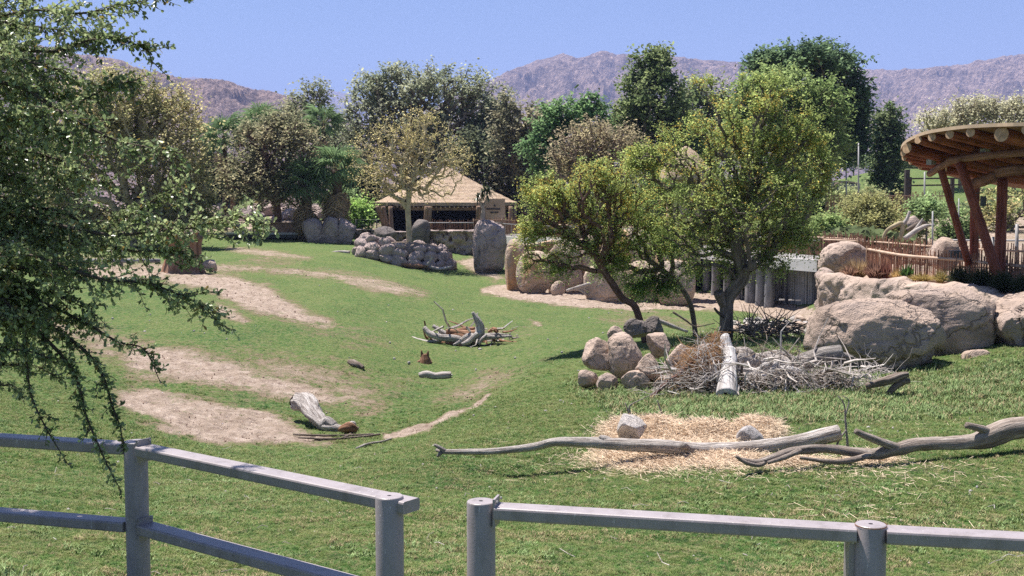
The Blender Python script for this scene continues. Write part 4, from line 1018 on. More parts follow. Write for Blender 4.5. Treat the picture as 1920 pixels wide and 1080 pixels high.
# ------------------------------------------------------------------ fences of sticks
STICK = []
for k in range(5):
    rr_ = random.Random(k); V, Q, T, st = tube([(0, 0, 0), (rr_.uniform(-.01, .01), rr_.uniform(-.01, .01), .6), (rr_.uniform(-.012, .012), 0, 1.0)], [.022, .02, .018], 5, 1, 0)
    STICK.append(make_mesh('picket', V, [Q, T], PICKET, attrs={'st': st}))
def stick_fence(name, label, cat, path, h, spacing, rails, as_parts=True, post_every=2.6, postmat=None, stickmat=None, seed=0, width=1.0, rail_r=.045, jag=.12, posts=True, base_clear=0.0):
    """path: list of world points at the foot of the fence"""
    rs = random.Random(seed)
    P = [Vector(p) for p in path]; root = thing(name, P[0], label, cat)
    L = [0.0]
    for a, b in zip(P[:-1], P[1:]): L.append(L[-1] + (b - a).length)
    def atl(s):
        for i in range(len(P) - 1):
            if s <= L[i + 1] or i == len(P) - 2: return P[i].lerp(P[i + 1], (s - L[i]) / (L[i + 1] - L[i]))
    n = int(L[-1] / spacing); S0 = []; S1 = []; cnt = 0
    for k in range(n):
        q = atl((k + rs.uniform(-.25, .25)) * spacing) if k else atl(0); hh = h * (1 + rs.uniform(-jag, jag)); tx, ty = rs.uniform(-.035, .035) * h, rs.uniform(-.03, .03) * h
        if as_parts and cnt < 290:
            o = link('picket', rs.choice(STICK), root, loc=q - P[0] + Vector((0, 0, base_clear)), scale=(width * rs.uniform(.8, 1.25), width, hh)); o.rotation_euler = (rs.uniform(-.04, .04), rs.uniform(-.035, .035), rs.uniform(0, 6)); cnt += 1
        else:
            S0.append(tuple(q + Vector((0, 0, base_clear)))); S1.append(tuple(q + Vector((tx, ty, hh))))
    if S0:
        V, Q = segs(S0, S1, np.full(len(S0), .024 * width), np.full(len(S0), .02 * width), 4)
        b = MB(); b.add(V, Q); tag(b.obj('pickets', stickmat or PICKET, root), kind='stuff')
    for rz, rm in rails:
        b = MB(); b.tube([p + Vector((0, -.06, rz)) for p in P], [rail_r] * len(P), 6, 3, .05, seed); b.obj('rail', rm, root, True)
    if posts:
        k = 0.0
        while k <= L[-1] + .01:
            q = atl(min(k, L[-1])); b = MB(); b.tube([q - Vector((0, 0, .3)), q + Vector((0, -.02, h * .98))], [.055 * max(1, width * .8)] * 2, 7, 2, .05, int(k)); b.obj('post', postmat or TIMBER, root, True); k += post_every
    return root
DZ = CZ - 3.2   # level of the decks and paths
def onlevel(px, py_rail, h):
    """foot point of a fence whose rail, h above the decks, shows here"""
    d = (CZ - (DZ + h)) / math.tan(math.atan((py_rail - 540) / F) + PITCH); q = at(px, py_rail, d); q.z = DZ; return q
near = [onlevel(px, py, 1.08) for px, py in [(1626,466),(1687,477),(1742,482),(1813,487),(1852,492),(1888,495),(1925,499)]]
stick_fence('picket_fence', 'reddish stick fence with a round tan top rail nearest the grass bed', 'fence', near, 1.22, .085, [(1.06, FENCE_RAIL), (.25, TIMBER)], True, 2.3, width=1.0, rail_r=.06)
farf = [onlevel(px, py, 1.0) for px, py in [(1545,449),(1600,451.5),(1657,454.5),(1749,462)]]
stick_fence('picket_fence', 'far stick fence running from the bridge to the pale boulder', 'fence', farf, 1.22, .085, [(1.0, FENCE_RAIL), (.25, TIMBER)], True, 2.5, seed=3)
farf2 = [onlevel(px, py, 1.0) for px, py in [(1772,464.5),(1850,468),(1930,472)]]
stick_fence('picket_fence', 'far stick fence passing behind the shelter posts', 'fence', farf2, 1.2, .085, [(1.0, FENCE_RAIL), (.25, TIMBER)], True, 2.5, seed=4)
midb = [at(px, py, 86) for px, py in [(1548, 402), (1640, 402), (1770, 402)]]
stick_fence('board_fence', 'brown stick fence across the bank beyond the thorn bush', 'fence', midb, 1.5, .11, [(1.35, TIMBER), (.1, FENCE_RAIL)], True, 2.6, seed=5, width=1.5)
pf = [at(x, 439, 98) for x in (790, 845, 888)]
stick_fence('picket_fence', 'low stick fence on the stone retaining wall before the pavilion', 'fence', pf, 1.15, .11, [(.95, STEEL_L), (.1, TIMBER)], True, 2.4, seed=6, width=1.3)
pf2 = [at(x, 434, 99) for x in (888, 945)] + [at(1010, 437, 96)]
stick_fence('picket_fence', 'short stick fence between the rock pillar and the acacia crown', 'fence', pf2, 1.1, .11, [(.95, TIMBER)], True, 2.4, seed=7, width=1.3)
pf3 = [at(668, 432, 104), at(730, 432, 103)]
stick_fence('wire_fence', 'thin wire fence beside the leftmost pavilion posts', 'fence', pf3, 1.0, .35, [(.95, STEEL), (.5, STEEL)], False, 2.0, STEEL, STEEL, seed=8, width=.6, rail_r=.02)
# retaining walls below the pavilion
def slabwall(name, label, pts, top_py, seed, mat, thick=.8):
    b = MB(); P = []
    for (px, py, d), ty in zip(pts, top_py): P.append((np.array(at(px, py, d)), at(px, ty, d).z))
    n = 150; out = []
    base = catmull([tuple(p) for p, _ in P], [1] * len(P), n // (len(P) - 1))[0]; tz = np.interp(np.linspace(0, 1, len(base)), np.linspace(0, 1, len(P)), [z for _, z in P])
    m = 30; V = []
    for q, z in zip(base, tz):
        for k in range(m + 1): V.append((q[0], q[1], q[2] - .4 + (z - q[2] + .4) * k / m))
        V.append((q[0], q[1] + thick, z))
        V.append((q[0], q[1] + thick, q[2] - .4))
    V = np.array(V); o = seed * 7.3; cap = np.tile(np.array([0] * (m - 1) + [1, 1, 0, 0]), len(base))
    dis = (fbm(V[:, 0] * 1.1 + o, V[:, 1], V[:, 2] * 1.1, o=4) - .5) * .8 + np.round(fbm(V[:, 0] * 1.7 + o, V[:, 2] * 2.4, o=2) * 9) * .13 + np.clip(fbm(V[:, 0] * 3.1 + o, V[:, 2] * 2.2, o=3) - .56, 0, 1) * 3.5
    V[:, 1] += dis * .7 * (1 - cap * .6) - cap * .12; V[:, 2] += (fbm(V[:, 0] * .8, V[:, 1] * .8 + o, o=2) - .5) * .15
    r = len(base); c = m + 3; i = np.arange(r - 1)[:, None] * c; j = np.arange(c - 1)[None]
    b.add(V, np.stack([i + j, i + c + j, i + c + j + 1, i + j + 1], -1).reshape(-1, 4))
    return tag(b.obj(name, mat, None, False), label, 'stone wall')
slabwall('stone_wall', 'rough pinkish retaining wall with a pale cap beside the rock pillar', [(787,476,96),(830,484,95),(893,500,93)], [432,432,431], 1, ROCK_FAR)
slabwall('stone_wall', 'low rough stone wall between the boulders and the pavilion posts', [(664,455,100),(700,456,100),(790,460,100)], [430,431,436], 2, ROCK_FAR)
slabwall('rock_face', 'long tan rock face rising behind the bank of barn boulders', [(955,548,75),(1040,552,75),(1130,556,75),(1220,560,74),(1302,562,73)], [462,452,448,450,452], 3, ROCK_BARN, 1.5)
# ------------------------------------------------------------------ footbridge far left
fb = thing('footbridge', at(497, 450, 102), 'dark footbridge with a pale deck edge and board panel railing', 'footbridge')
b = MB(); b.beam(at(424, 437.5, 101), at(570, 438, 101), .25, .18); b.obj('deck_edge', STEEL_L, fb)
b = MB(); b.beam(at(424, 442.2, 101.3), at(570, 442.8, 101.3), .3, .28); b.obj('girder', STEEL, fb)
b = MB(); b.beam(at(424, 437.2, 102.6), at(570, 437.6, 102.6), 2.4, .12); b.obj('deck', CONC_G, fb)
for x in (426, 442, 458, 474, 492): b = MB(); b.tube([at(x, 437, 101.2), at(x, 417, 101.2)], [.045] * 2, 6, 1); b.obj('post', STEEL, fb)
for y in (417, 424, 430): b = MB(); b.tube([at(424, y, 101.2), at(494, y, 101.2)], [.03] * 2, 6, 1); b.obj('rail', STEEL, fb)
for k in range(24):
    x = 493.5 + k * 3.04; b = MB(); q = at(x + 1.5, 427, 101.1); b.box(tuple(q), (.128, .06, .93 + .05 * math.sin(k * 5))); b.obj('board', PICKET_FAR, fb)
b = MB(); b.beam(at(493, 417.5, 101), at(567, 417.8, 101), .1, .07); b.obj('top_rail', TIMBER, fb)
uw = MB(); uw.beam(at(420, 449, 102.2), at(574, 449, 102.2), .2, .62); tag(uw.obj('gap_shade_wall', flat_mat('gap_shade_dark', (.03, .033, .035), .5, var=.6, scale=2.5)), 'near-black wall whose colour holds the shade under the footbridge', 'wall')  # slab coloured near-black for the shade in the gap below the deck
# ------------------------------------------------------------------ long curved bridge and elephant barn
brd = thing('curved_bridge', onlevel(1400, 476, 0), 'long curved concrete walkway bridge in front of the barn', 'bridge')
bp = [(921,438),(960,443.5),(1040,449),(1140,454),(1240,460),(1316,466),(1381,474),(1464,482),(1536,487.5)]
BP = [onlevel(px, py, 0) for px, py in bp]
Pc = catmull([tuple(p) for p in BP], [1] * len(BP), 8)[0]
Tn = np.gradient(Pc, axis=0); Nn = np.stack([Tn[:, 1], -Tn[:, 0], 0 * Tn[:, 0]], -1); Nn /= np.linalg.norm(Nn, axis=1)[:, None]
if Nn[0, 1] > 0: Nn = -Nn
def sweep(prof):
    prof = np.array(prof); V = Pc[:, None] + Nn[:, None] * prof[None, :, :1] + np.array([0, 0, 1.0]) * prof[None, :, 1:2]
    r, c = len(Pc), len(prof); i = np.arange(r - 1)[:, None] * c; j = np.arange(c)[None]; j2 = (j + 1) % c
    return V.reshape(-1, 3), np.stack([i + j, i + c + j, i + c + j2, i + j2], -1).reshape(-1, 4)
b = MB(); b.add(*sweep([(.15, 0), (.15, -.62), (-.1, -.62), (-.1, 0)])); b.obj('fascia', CONC, brd)
b = MB(); b.add(*sweep([(-.1, -.03), (-.1, -.4), (-3.2, -.4), (-3.2, -.03)])); b.obj('deck', CONC_G, brd)
b = MB(); b.add(*sweep([(.02, 1.04), (.02, .98), (-.04, .98), (-.04, 1.04)])); b.obj('rail', STEEL_L, brd)
sp_ = np.concatenate([[0], np.cumsum(np.linalg.norm(np.diff(Pc, axis=0), axis=1))])
def on(s, off=0.0): return np.array([np.interp(s, sp_, Pc[:, k] + Nn[:, k] * off) for k in range(3)])
for s in np.arange(.3, sp_[-1], 1.9):
    q = on(s); b = MB(); b.box((q[0], q[1], q[2] + .5), (.06, .06, 1.0)); b.obj('post', STEEL_L, brd)
S0 = []; S1 = []
for s in np.arange(0, sp_[-1], .125): q = on(s); S0.append(q); S1.append(q + (0, 0, .98))
V, Q = segs(S0, S1, np.full(len(S0), .012), np.full(len(S0), .012), 4); b = MB(); b.add(V, Q); tag(b.obj('bars', TIMBER, brd), kind='stuff')
stick_fence('picket_fence', 'stick fence along the far side of the curved bridge', 'fence', [tuple(on(s, -2.9)) for s in np.linspace(6, sp_[-1], 9)], 1.25, .11, [(1.0, FENCE_RAIL)], True, 3.0, seed=9, width=1.2)
barn = thing('elephant_barn', G(1420, 580), 'barn of grey timber columns and dark openings under the curved bridge', 'barn')
fz = CZ - 6.1
m = MB(); m.beam(at(1290, 519, 75), at(1560, 523, 69.5), .3, 2.6); m.obj('back_wall', ROOM_SHADE, barn)  # near-black sheet painting the shade behind the columns
GT = wood_mat('grey_timber', (.13, .13, .14), (.24, .24, .25), (.36, .35, .35), .02, 1.6)
def bpx(px): # column line under the fascia
    q = np.array([np.interp(px, [b_[0] for b_ in bp], [p_[k] for p_ in BP]) for k in range(3)]); return Vector(q)
for k, (px, w, back) in enumerate([(1305,.5,.9),(1325,.5,.7),(1343,.62,.5),(1364,.5,.6),(1385,.36,.8),(1409,.72,.4),(1427,.62,.45),(1444,.62,.45)]):
    q = bpx(px) + Vector((.1, back, 0)); k2 = (px - 960) / F * (q.y); q.x = k2
    m = MB(); m.tube([Vector((q.x, q.y, fz - .4)), Vector((q.x + .03, q.y, fz + 1.2)), Vector((q.x, q.y, DZ - .6))], [w * .5, w * .47, w * .46], 12, 3, .06, k); m.obj('column', GT, barn, True)
for px in (1391, 1400): q = bpx(px) + Vector((0, 1.2, 0)); q.x = (px - 960) / F * q.y; m = MB(); m.box((q.x, q.y, (fz + DZ - .8) / 2 + .1), (.12, .1, DZ - .8 - fz)); m.obj('door_frame', CONC, barn)
for z in (.25, 1.5, 2.2): q0 = bpx(1386); m = MB(); q0.x = (1386 - 960) / F * (q0.y + 1.2); m.box((q0.x + .5, q0.y + 1.25, fz + z), (1.2, .08, .1)); m.obj('door_rail', CONC, barn)
GT2 = wood_mat('dark_grey_timber', (.05, .05, .058), (.12, .12, .13), (.2, .2, .2), .02, 1.6)
WB = [at(1452, 571, 67), at(1475, 574, 65.3), at(1500, 578, 63.7), at(1520, 581, 62.5), at(1546, 585, 61.2)]
for i_ in range(len(WB) - 1):
    A, B = WB[i_], WB[i_ + 1]; n = 6
    for k in range(n):
        q = A.lerp(B, (k + .5) / n); w = (B - A).length / n; hh = (DZ - .65) - fz
        j = random.Random(i_ * 9 + k); m = MB(); gap = (i_ * n + k) in (3, 9, 16)
        wq = w * (.55 if gap else .94)
        m.box((q.x, q.y + j.uniform(-.05, .08), fz - .3 + (hh + .3) / 2), (wq, .14, hh + .3), rz=math.atan2(B.y - A.y, B.x - A.x)); m.obj('board', GT if j.random() > .4 else GT2, barn)
m = MB(); m.beam(WB[0] + Vector((0, .5, 1.1)), WB[-1] + Vector((0, .5, 1.1)), .1, 2.5); m.obj('inner_wall', ROOM_SHADE, barn)  # near-black sheet painting the shade behind the boards
for px, y in ((1466,562),(1484,562.5),(1497,563)): q = at(px, y, 62.2); m = MB(); m.box(tuple(q), (.28, .08, .07)); m.obj('latch', CONC, barn)
# ------------------------------------------------------------------ log shelter
sh = thing('log_shelter', at(1850, 520, 38), 'shade shelter of reddish logs under a pale-edged curved roof', 'shelter')
edge = [(2080,226,30.5),(1920,229.4,32),(1870,231,33),(1819,233.7,34),(1780,238,35),(1746,243.4,36),(1724,249.6,37),(1704,259,38.3),(1692,269,40),(1689,280,41.6),(1693,290,43),(1706,300,45),(1724,310,47),(1760,320,48.5),(1800,330,50),(1920,350,53),(2080,362,54)]
E = [at(*e) for e in edge]
Ec = catmull([tuple(e) for e in E], [1] * len(E), 4)[0]
cen = np.array((19.2, 42.5, CZ + 1.22)); n = len(Ec)
ins = Ec + (cen - Ec) * .02
V = np.vstack([Ec, Ec - (0, 0, .10), [cen + (0, 0, .05)], [cen - (0, 0, .08)]])
Tt = [(k, k + 1, 2 * n) for k in range(n - 1)] + [(n + k + 1, n + k, 2 * n + 1) for k in range(n - 1)]
Qq = [(k, n + k, n + k + 1, k + 1) for k in range(n - 1)]
b = MB(); b.add(V, [np.array(Tt[:n - 1]), np.array(Qq)]); b.obj('roof', flat_mat('pale_roof_edge', (.55, .40, .27), .7, var=.1), sh)
b = MB(); b.add(V - (0, 0, .004), np.array(Tt[n - 1:])); b.obj('ceiling', flat_mat('roof_boards', (.22, .11, .075), .85, var=.3), sh)
def lg(name, pts, r, mat=LOG, endr=None, seed=0, ends=True, parent=sh):
    rr_ = r if hasattr(r, '__len__') else [r] * len(pts)
    m = MB(); m.tube(pts, rr_, 12, 4, .05, seed); o = m.obj(name, mat, parent, True)
    if ends:
        P0, P1 = Vector(pts[0]), Vector(pts[1]); dr = (P0 - P1).normalized()
        e = MB(); e.tube([P0 - dr * .01, P0 + dr * .012], [rr_[0] * .97] * 2, 14, 1); e.obj('sawn_end', LOG_END, o, False) if False else None
        V_, Q_, T_, s_ = tube([P0 + dr * .002, P0 + dr * .015], [rr_[0] * .96] * 2, 14, 1)
        off = parent_world(o); me = make_mesh('sawn_end', V_ - np.array(off), [Q_, T_], LOG_END); link('sawn_end', me, o)
    return o
# rafters: end nearest us, then a point further along the same log
RF = [((1701,277.5,38.8),(1779,297,39.9),.19),((1721.7,262.2,37.1),(1811,288,38.3),.135),((1747.7,256.6,36.1),(1839,282,37.5),.145),((1781,251.9,35.1),(1888,279,37),.145),((1820,248.2,34.1),(1928,277,36.2),.145),((1878,252,33),(1990,277,35.4),.22),((1925,243,32),(2040,270,34.6),.145),
      ((1694,287,41),(1772,303,42),.13),((1696,295,43),(1780,311,44),.13),((1708,303,45),(1800,318,46),.12),((1726,313,46.8),(1820,327,48),.12)]
for k, (a, c, r) in enumerate(RF):
    A = at(*a); B = at(*c); D = B - A
    lg('rafter', [A, A + D * .5, B, B + D * 1.4], r, LOG, seed=k)
for k in range(5): # logs deeper under the roof
    A = at(1850 + k * 34, 304 + k * 2, 44); B = at(1960 + k * 40, 322, 47); lg('rafter', [A, (A + B) / 2, B], .14, seed=40 + k)
lg('beam', [at(1743,326,40.5), at(1765,312,39.6), at(1786,301,38.6)], .115, wood_mat('greyed_log', (.12,.06,.045), (.26,.135,.095), (.37,.21,.155), .012, 1.6, .75), seed=21)
lg('beam', [at(1780,301,38.5), at(1850,291.5,36.5), at(1960,282,34)], .12, bpy.data.materials['greyed_log'], seed=22)
lg('beam', [at(1822,346,40.5), at(1850,337,39.4), at(1873,327,38.6)], .185, bpy.data.materials['greyed_log'], seed=23)
lg('beam', [at(1872,322,37.6), at(1900,319,37), at(1980,314,36)], .17, bpy.data.materials['greyed_log'], seed=24)
lg('beam', [at(1770,318,43), at(1850,329,44), at(1960,338,45)], .15, seed=25)
lg('post', [at(1764,316,39.8), at(1790,405,39.6), at(1817,497,39.5)], .125, seed=26, ends=False)
lg('post', [at(1800,306,37.8), at(1836,412,37), at(1872,520,36)], [.15,.15,.16], seed=27, ends=False)
lg('post', [at(1829,345,43), at(1827,420,43), at(1826,497,43)], .16, seed=28, ends=False)
lg('post', [at(1880,336,38), at(1877,420,37.5), at(1874,522,37)], [.165,.165,.175], seed=29, ends=False)
for x, y in ((1847, 284), (1746, 304)):
    m = MB(); m.box(tuple(at(x, y, 37.0 if x > 1800 else 40.2)), (.26, .2, .18), rz=.6); m.obj('bracket', STEEL_L, sh)
m = MB(); m.box(tuple(at(1843.5, 377, 42.6)), (.16, .16, .36)); ob = m.obj('speaker_box', STEEL, None); tag(ob, 'small black box hung beside the vertical shelter post', 'speaker')
m = MB(); m.beam(at(1828, 362, 42.6), at(1843, 362, 42.6), .05, .04); m.obj('bracket', STEEL, sh)
# black cabinet by the posts
m = MB(); m.box(tuple(at(1793, 478, 45)), (.5, .3, .34)); tag(m.obj('trash_bin', STEEL), 'low black box behind the near picket fence', 'box')
# lamp poles, far posts
def pole(label, px, y0, y1, d, r=.06, mat=None, cat='pole', group='thin grey poles on the far bank'):
    m = MB(); a = at(px, y1, d); z = min(a.z, Hf(a.x, a.y)); m.tube([Vector((a.x, a.y, z - .2)), at(px, y0, d)], [r, r * .8], 7, 2); tag(m.obj('pole', mat or STEEL_L, None, True), label, cat, group)
for lb, px, y0, y1, d, r in [('grey pole standing just before the small tan-roofed hut',1587,306,400,88,.07),('taller grey pole on the hut side nearer the slender tree',1610,268,385,95,.07),('thin pole rising through the bank fence by the shelter rafters',1734,322,372,92,.08),
    ('slim pole between the dead branches and the green bush',1749,396,448,58,.05),('short pole in the plants beyond the shelter posts',1798,372,420,66,.04),('light blue-grey post at the frame edge behind the pickets',1907,420,470,52,.09),('thin pole behind the dark tree at the bank top',1601,262,300,150,.10),('thin dark pole beside another at the bank top',1624,258,300,150,.08),('short blue-grey post behind the leaning shelter post',1862,444,478,50,.08)]:
    pole(lb, px, y0, y1, d, r)
for lb, px, y0, y1, d, w in [('wide dark timber post on the bank beside the slender tree',1700,318,360,93,.34),('dark timber post touching the wide one on the bank',1706,332,360,93.4,.2),('dark timber post on the bank behind the leaning shelter log',1785,335,366,92,.26)]:
    a = at(px, y1, d); m = MB(); zt = at(px, y0, d).z; zb = Hf(a.x, a.y) - .3; m.box((a.x, a.y, (zt + zb) / 2), (w, w, zt - zb)); tag(m.obj('timber_post', flat_mat('dark_timber', (.07,.06,.055), .9)), lb, 'post', 'dark posts on the bank')
fr = thing('rail_fence', at(1740, 352, 93), 'dark rail fence joining the timber posts on the bank', 'fence')
for y0, y1 in ((335, 334), (348, 346)):
    m = MB(); m.beam(at(1702, y0, 92.6), at(1822, y1, 91), .1, .12); m.obj('rail', bpy.data.materials['dark_timber'], fr)
hb = thing('small_hut', at(1586, 362, 104), 'little grey hut with a tan roof half hidden on the bank', 'hut')
m = MB(); q = at(1586, 355, 104); m.box((q.x, q.y, q.z), (2.0, 1.8, 1.0)); m.obj('wall', CONC_G, hb)
V = []; ax = [at(1562, 348, 103), at(1607, 345, 103)]
m = MB(); P_ = [at(1560,349,103), at(1572,342,103), at(1590,339,103), at(1608,342,103), at(1609,346,103)]; VV = []
for q in P_: VV += [tuple(q), (q.x, q.y + 2.6, q.z), (q.x, q.y, q.z - .12), (q.x, q.y + 2.6, q.z - .12)]
Fq = []
for k in range(len(P_) - 1): i = 4 * k; Fq += [(i, i + 4, i + 5, i + 1), (i + 2, i + 3, i + 7, i + 6), (i, i + 2, i + 6, i + 4), (i + 1, i + 5, i + 7, i + 3)]
m.add(VV, np.array(Fq)); m.obj('roof', flat_mat('tan_roof', (.50,.36,.27), .8), hb)
rf = thing('handrail', at(1850, 470, 56), 'blue-grey handrail behind the shelter posts', 'handrail')
m = MB(); m.tube([at(1770,450,57), at(1850,451,56), at(1930,451,55)], [.045] * 3, 7, 3); m.obj('rail', STEEL_L, rf, True)
for x in (1780, 1862, 1925): m = MB(); m.tube([at(x, 451, 56), at(x, 476, 56)], [.04] * 2, 6, 1); m.obj('post', STEEL_L, rf, True)
# cable rail and hollow stump at the far left
cr_ = thing('barrier_fence', at(130, 490, 66), 'grey barrier with double posts behind the hanging leaves', 'fence')
for y0, y1, r in ((457, 457, .12), (445, 445, .05)): m = MB(); m.tube([at(-60, y0 - 4, 66), at(140, y1, 66)], [r] * 2, 8, 2); m.obj('rail', STEEL_L if r > .1 else GT, cr_, True)
for x in (-20, 105, 113): m = MB(); m.tube([G(x, 492, 40), at(x, 443, 66)], [.13] * 2, 9, 2); m.obj('post', GT, cr_, True)
m = MB(); m.tube([at(160, 489, 63), at(300, 489, 63)], [.11] * 2, 8, 2); m.obj('rail', GT, cr_, True)
m = MB(); m.tube([at(228, 500, 63), at(226, 470, 63)], [.1] * 2, 8, 2); m.obj('post', GT, cr_, True)
st_ = thing('hollow_stump', G(345, 505), 'big hollow reddish tree stump with a splintered flat top', 'tree stump')
b = MB(); d_ = 60
b.tube([at(346,512,d_), at(346,503,d_), at(347,480,d_), at(347,460,d_), at(345,446,d_), at(344,438,d_)], [1.15,1.05,.88,.86,1.05,1.25], 28, 5, .22, 3, True); b.obj('trunk', DRIFT_R, st_, True)
b = MB()
for k in range(14):
    a = k * .45 + .3; c0 = at(342, 440, d_); b.tube([c0, c0 + Vector((math.cos(a) * .9, math.sin(a) * .8, .05)), c0 + Vector((math.cos(a) * 1.35, math.sin(a) * 1.1, .18 * math.sin(k * 3)))], [.25, .22, .08], 6, 2, .3, k)
b.obj('splinter', DRIFT_D, st_, True)
# ------------------------------------------------------------------ dead wood on the lawn
def gp(px, py, lift=0.0):
    q = G(px, py); return q + Vector((0, 0, lift))
def log(name, label, cat, pts, rad, mat, seed=0, ns=14, wob=.16, group=None, extra=(), res=7):
    root = thing(name, pts[0], label, cat, group)
    m = MB(); m.tube(pts, rad, ns, res, wob, seed); m.obj('trunk', mat, root, True)
    for k, (p_, r_) in enumerate(extra):
        m = MB(); m.tube(p_, r_, 9, 5, .2, seed + k + 5); m.obj('limb', mat, root, True)
    return root
def px_line(ref, pts, lift=0.0):
    """points on the vertical slab through the ground point seen at ref, shown where given"""
    d = G(*ref).y
    return [at(x, y, d + (dd if len(q) else 0)) for (x, y, *q) in pts for dd in [q[0] if q else 0]]
# long bleached trunk across the lawn
D1 = G(1350, 852).y
P = lambda *a: [at(x, y, D1 + o) for x, y, o in a]
log('fallen_tree', 'long bleached fallen trunk lying across the straw, tapering to a forked tip', 'fallen tree',
    P((818,844,.9),(835,847,.8),(880,847,.7),(930,846,.6),(1000,838,.5),(1040,829,.4),(1085,829,.3),(1130,831,.2),(1180,834,.1),(1240,837,0),(1290,841,0),(1340,843,0),(1390,842,0),(1440,838,0),(1500,829,0),(1545,818,0),(1574,811,0)),
    [.02,.035,.042,.046,.052,.058,.068,.078,.085,.088,.088,.095,.10,.105,.105,.11,.105], DRIFT, 3, 16, .12,
    extra=[(P((836,846,.8),(822,838,.8),(814,834,.8)), [.035,.026,.018]), (P((828,848,.8),(820,856,.8)), [.03,.02]), (P((1290,840,-.05),(1283,836,-.13),(1280,835,-.17)), [.04,.05,.045]), (P((1140,828,.2),(1130,822,.2),(1124,818,.2)), [.07,.05,.02])])
D2 = G(1700, 870).y
P2 = lambda *a: [at(x, y, D2 + o) for x, y, o in a]
log('fallen_tree', 'knotty grey-brown fallen tree rising out of the frame beyond the bleached trunk', 'fallen tree',
    P2((1390,862,-.4),(1420,866,-.35),(1455,856,-.3),(1485,846,-.2),(1520,842,-.1),(1560,842,0),(1600,848,0),(1640,852,0),(1680,843,0),(1720,833,.1),(1770,831,.1),(1820,829,.1),(1850,822,.1),(1890,807,.1),(1940,799,.1),(2010,790,.1)),
    [.03,.035,.045,.05,.052,.055,.06,.07,.075,.082,.085,.095,.12,.135,.13,.12], wood_mat('grey_brown_wood', (.15,.115,.095), (.33,.27,.23), (.50,.44,.40), .02), 8, 14, .22,
    extra=[(P2((1690,842,0),(1650,828,-.05),(1620,816,-.08),(1604,808,-.1)), [.06,.05,.045,.035]), (P2((1862,818,.1),(1845,806,.05),(1812,797,0)), [.055,.05,.04]),
           (P2((1440,862,-.3),(1425,872,-.4),(1400,868,-.45),(1380,855,-.45)), [.03,.028,.025,.018]), (P2((1500,845,-.2),(1470,858,-.35),(1440,868,-.4)), [.035,.03,.02]),
           (P2((1640,850,0),(1600,862,-.2),(1560,866,-.3),(1500,858,-.3)), [.04,.034,.03,.02])])
q0 = G(1590, 836)
for k, (lb, a) in enumerate([('upright dead twig beside the broken trunk end', [(1590,842),(1586,800),(1583,760),(1571,742)]), ('bare twig standing against the thick end of the straw trunk', [(1566,846),(1573,825),(1587,806)]),
        ('white twig standing in the grass above the straw', [(1247,792),(1238,768),(1232,750)]), ('thin curved twig over the straw', [(1316,812),(1308,795),(1292,784)]), ('grey twig bent over the pale rock', [(1184,780),(1180,762),(1196,752),(1225,738)]),
        ('forked white twig lying far out on the lawn above the knotty tree', [(1630,808),(1660,812),(1700,808)]), ('thin grey stick in the brush grass', [(1180,778),(1176,765),(1172,756)]), ('bleached upright twig in the grass below the black log', [(1587,800),(1585,780),(1592,752),(1580,742)])]):
    d = G(a[0][0], a[0][1] + 2).y; m = MB(); m.tube([at(x, y, d) for x, y in a], [.018, .014, .01, .006][:len(a)] if len(a) > 2 else [.018, .01], 6, 4, .2, k); tag(m.obj('twig', DRIFT, None, True), lb, 'twig', 'single twigs standing in the grass')
# straw
STRAW = flat_mat('straw', (.67, .53, .39), .8, var=.35, scale=14)
rs = np.random.RandomState(8)
def straw(label, blobs, n, L, seed, hgt):
    rs = np.random.RandomState(seed); S0 = []; S1 = []
    for (px, py, rx, ry), k in zip(blobs, n):
        for _ in range(k):
            u, v = rs.normal(size=2) * .45
            q = G(px + u * rx, py + v * ry, 9, 40) if False else None
            S0.append((px + u * rx, py + v * ry, math.exp(-(u * u + v * v) * 2)))
    S = np.array(S0); pl = []
    gx0, gx1 = S[:, 0].min(), S[:, 0].max(); gy0, gy1 = S[:, 1].min(), S[:, 1].max()
    nx, ny = 14, 8; gx = np.linspace(gx0, gx1, nx); gy = np.linspace(gy0, gy1, ny); dd = np.array([[G(x, y, 9, 40).y for x in gx] for y in gy])
    fx = (S[:, 0] - gx0) / (gx1 - gx0) * (nx - 1); fy = (S[:, 1] - gy0) / (gy1 - gy0) * (ny - 1); ix = np.clip(fx.astype(int), 0, nx - 2); iy = np.clip(fy.astype(int), 0, ny - 2); fx -= ix; fy -= iy
    D = dd[iy, ix] * (1 - fx) * (1 - fy) + dd[iy, ix + 1] * fx * (1 - fy) + dd[iy + 1, ix] * (1 - fx) * fy + dd[iy + 1, ix + 1] * fx * fy
    X = (S[:, 0] - 960) / F * D; Z = H(X, D) + rs.uniform(0, 1, len(S)) * hgt * S[:, 2] + .01
    a = rs.uniform(0, 2 * math.pi, len(S)); el = rs.normal(size=len(S)) * .25; l = L * rs.uniform(.4, 1.3, len(S))
    dv = np.stack([np.cos(a), np.sin(a), el], -1) * l[:, None] / 2; c = np.stack([X, D, Z], -1)
    V, Q = segs(c - dv, c + dv, np.full(len(S), .0026), np.full(len(S), .0022), 3); b = MB(); b.add(V, Q)
    return tag(b.obj('straw', STRAW), label, kind='stuff')
straw('heap', [(1180,816,56,30),(1230,812,70,24),(1330,818,105,16),(1415,812,46,18),(1450,815,30,14)], [5200,5200,5400,2800,900], .28, 1, .26)
straw('spread', [(1220,862,120,20),(1330,862,130,18),(1200,850,80,16),(1500,868,90,10),(1640,862,60,12),(1280,840,150,14)], [8200,5600,3600,900,900,3600], .26, 2, .08)
straw('scatter', [(1700,890,220,40),(1500,880,280,26),(1250,880,260,26),(1700,780,200,60),(1350,790,240,60),(1600,950,260,60),(1000,860,300,60)], [240,380,400,160,260,120,120], .16, 3, .02)
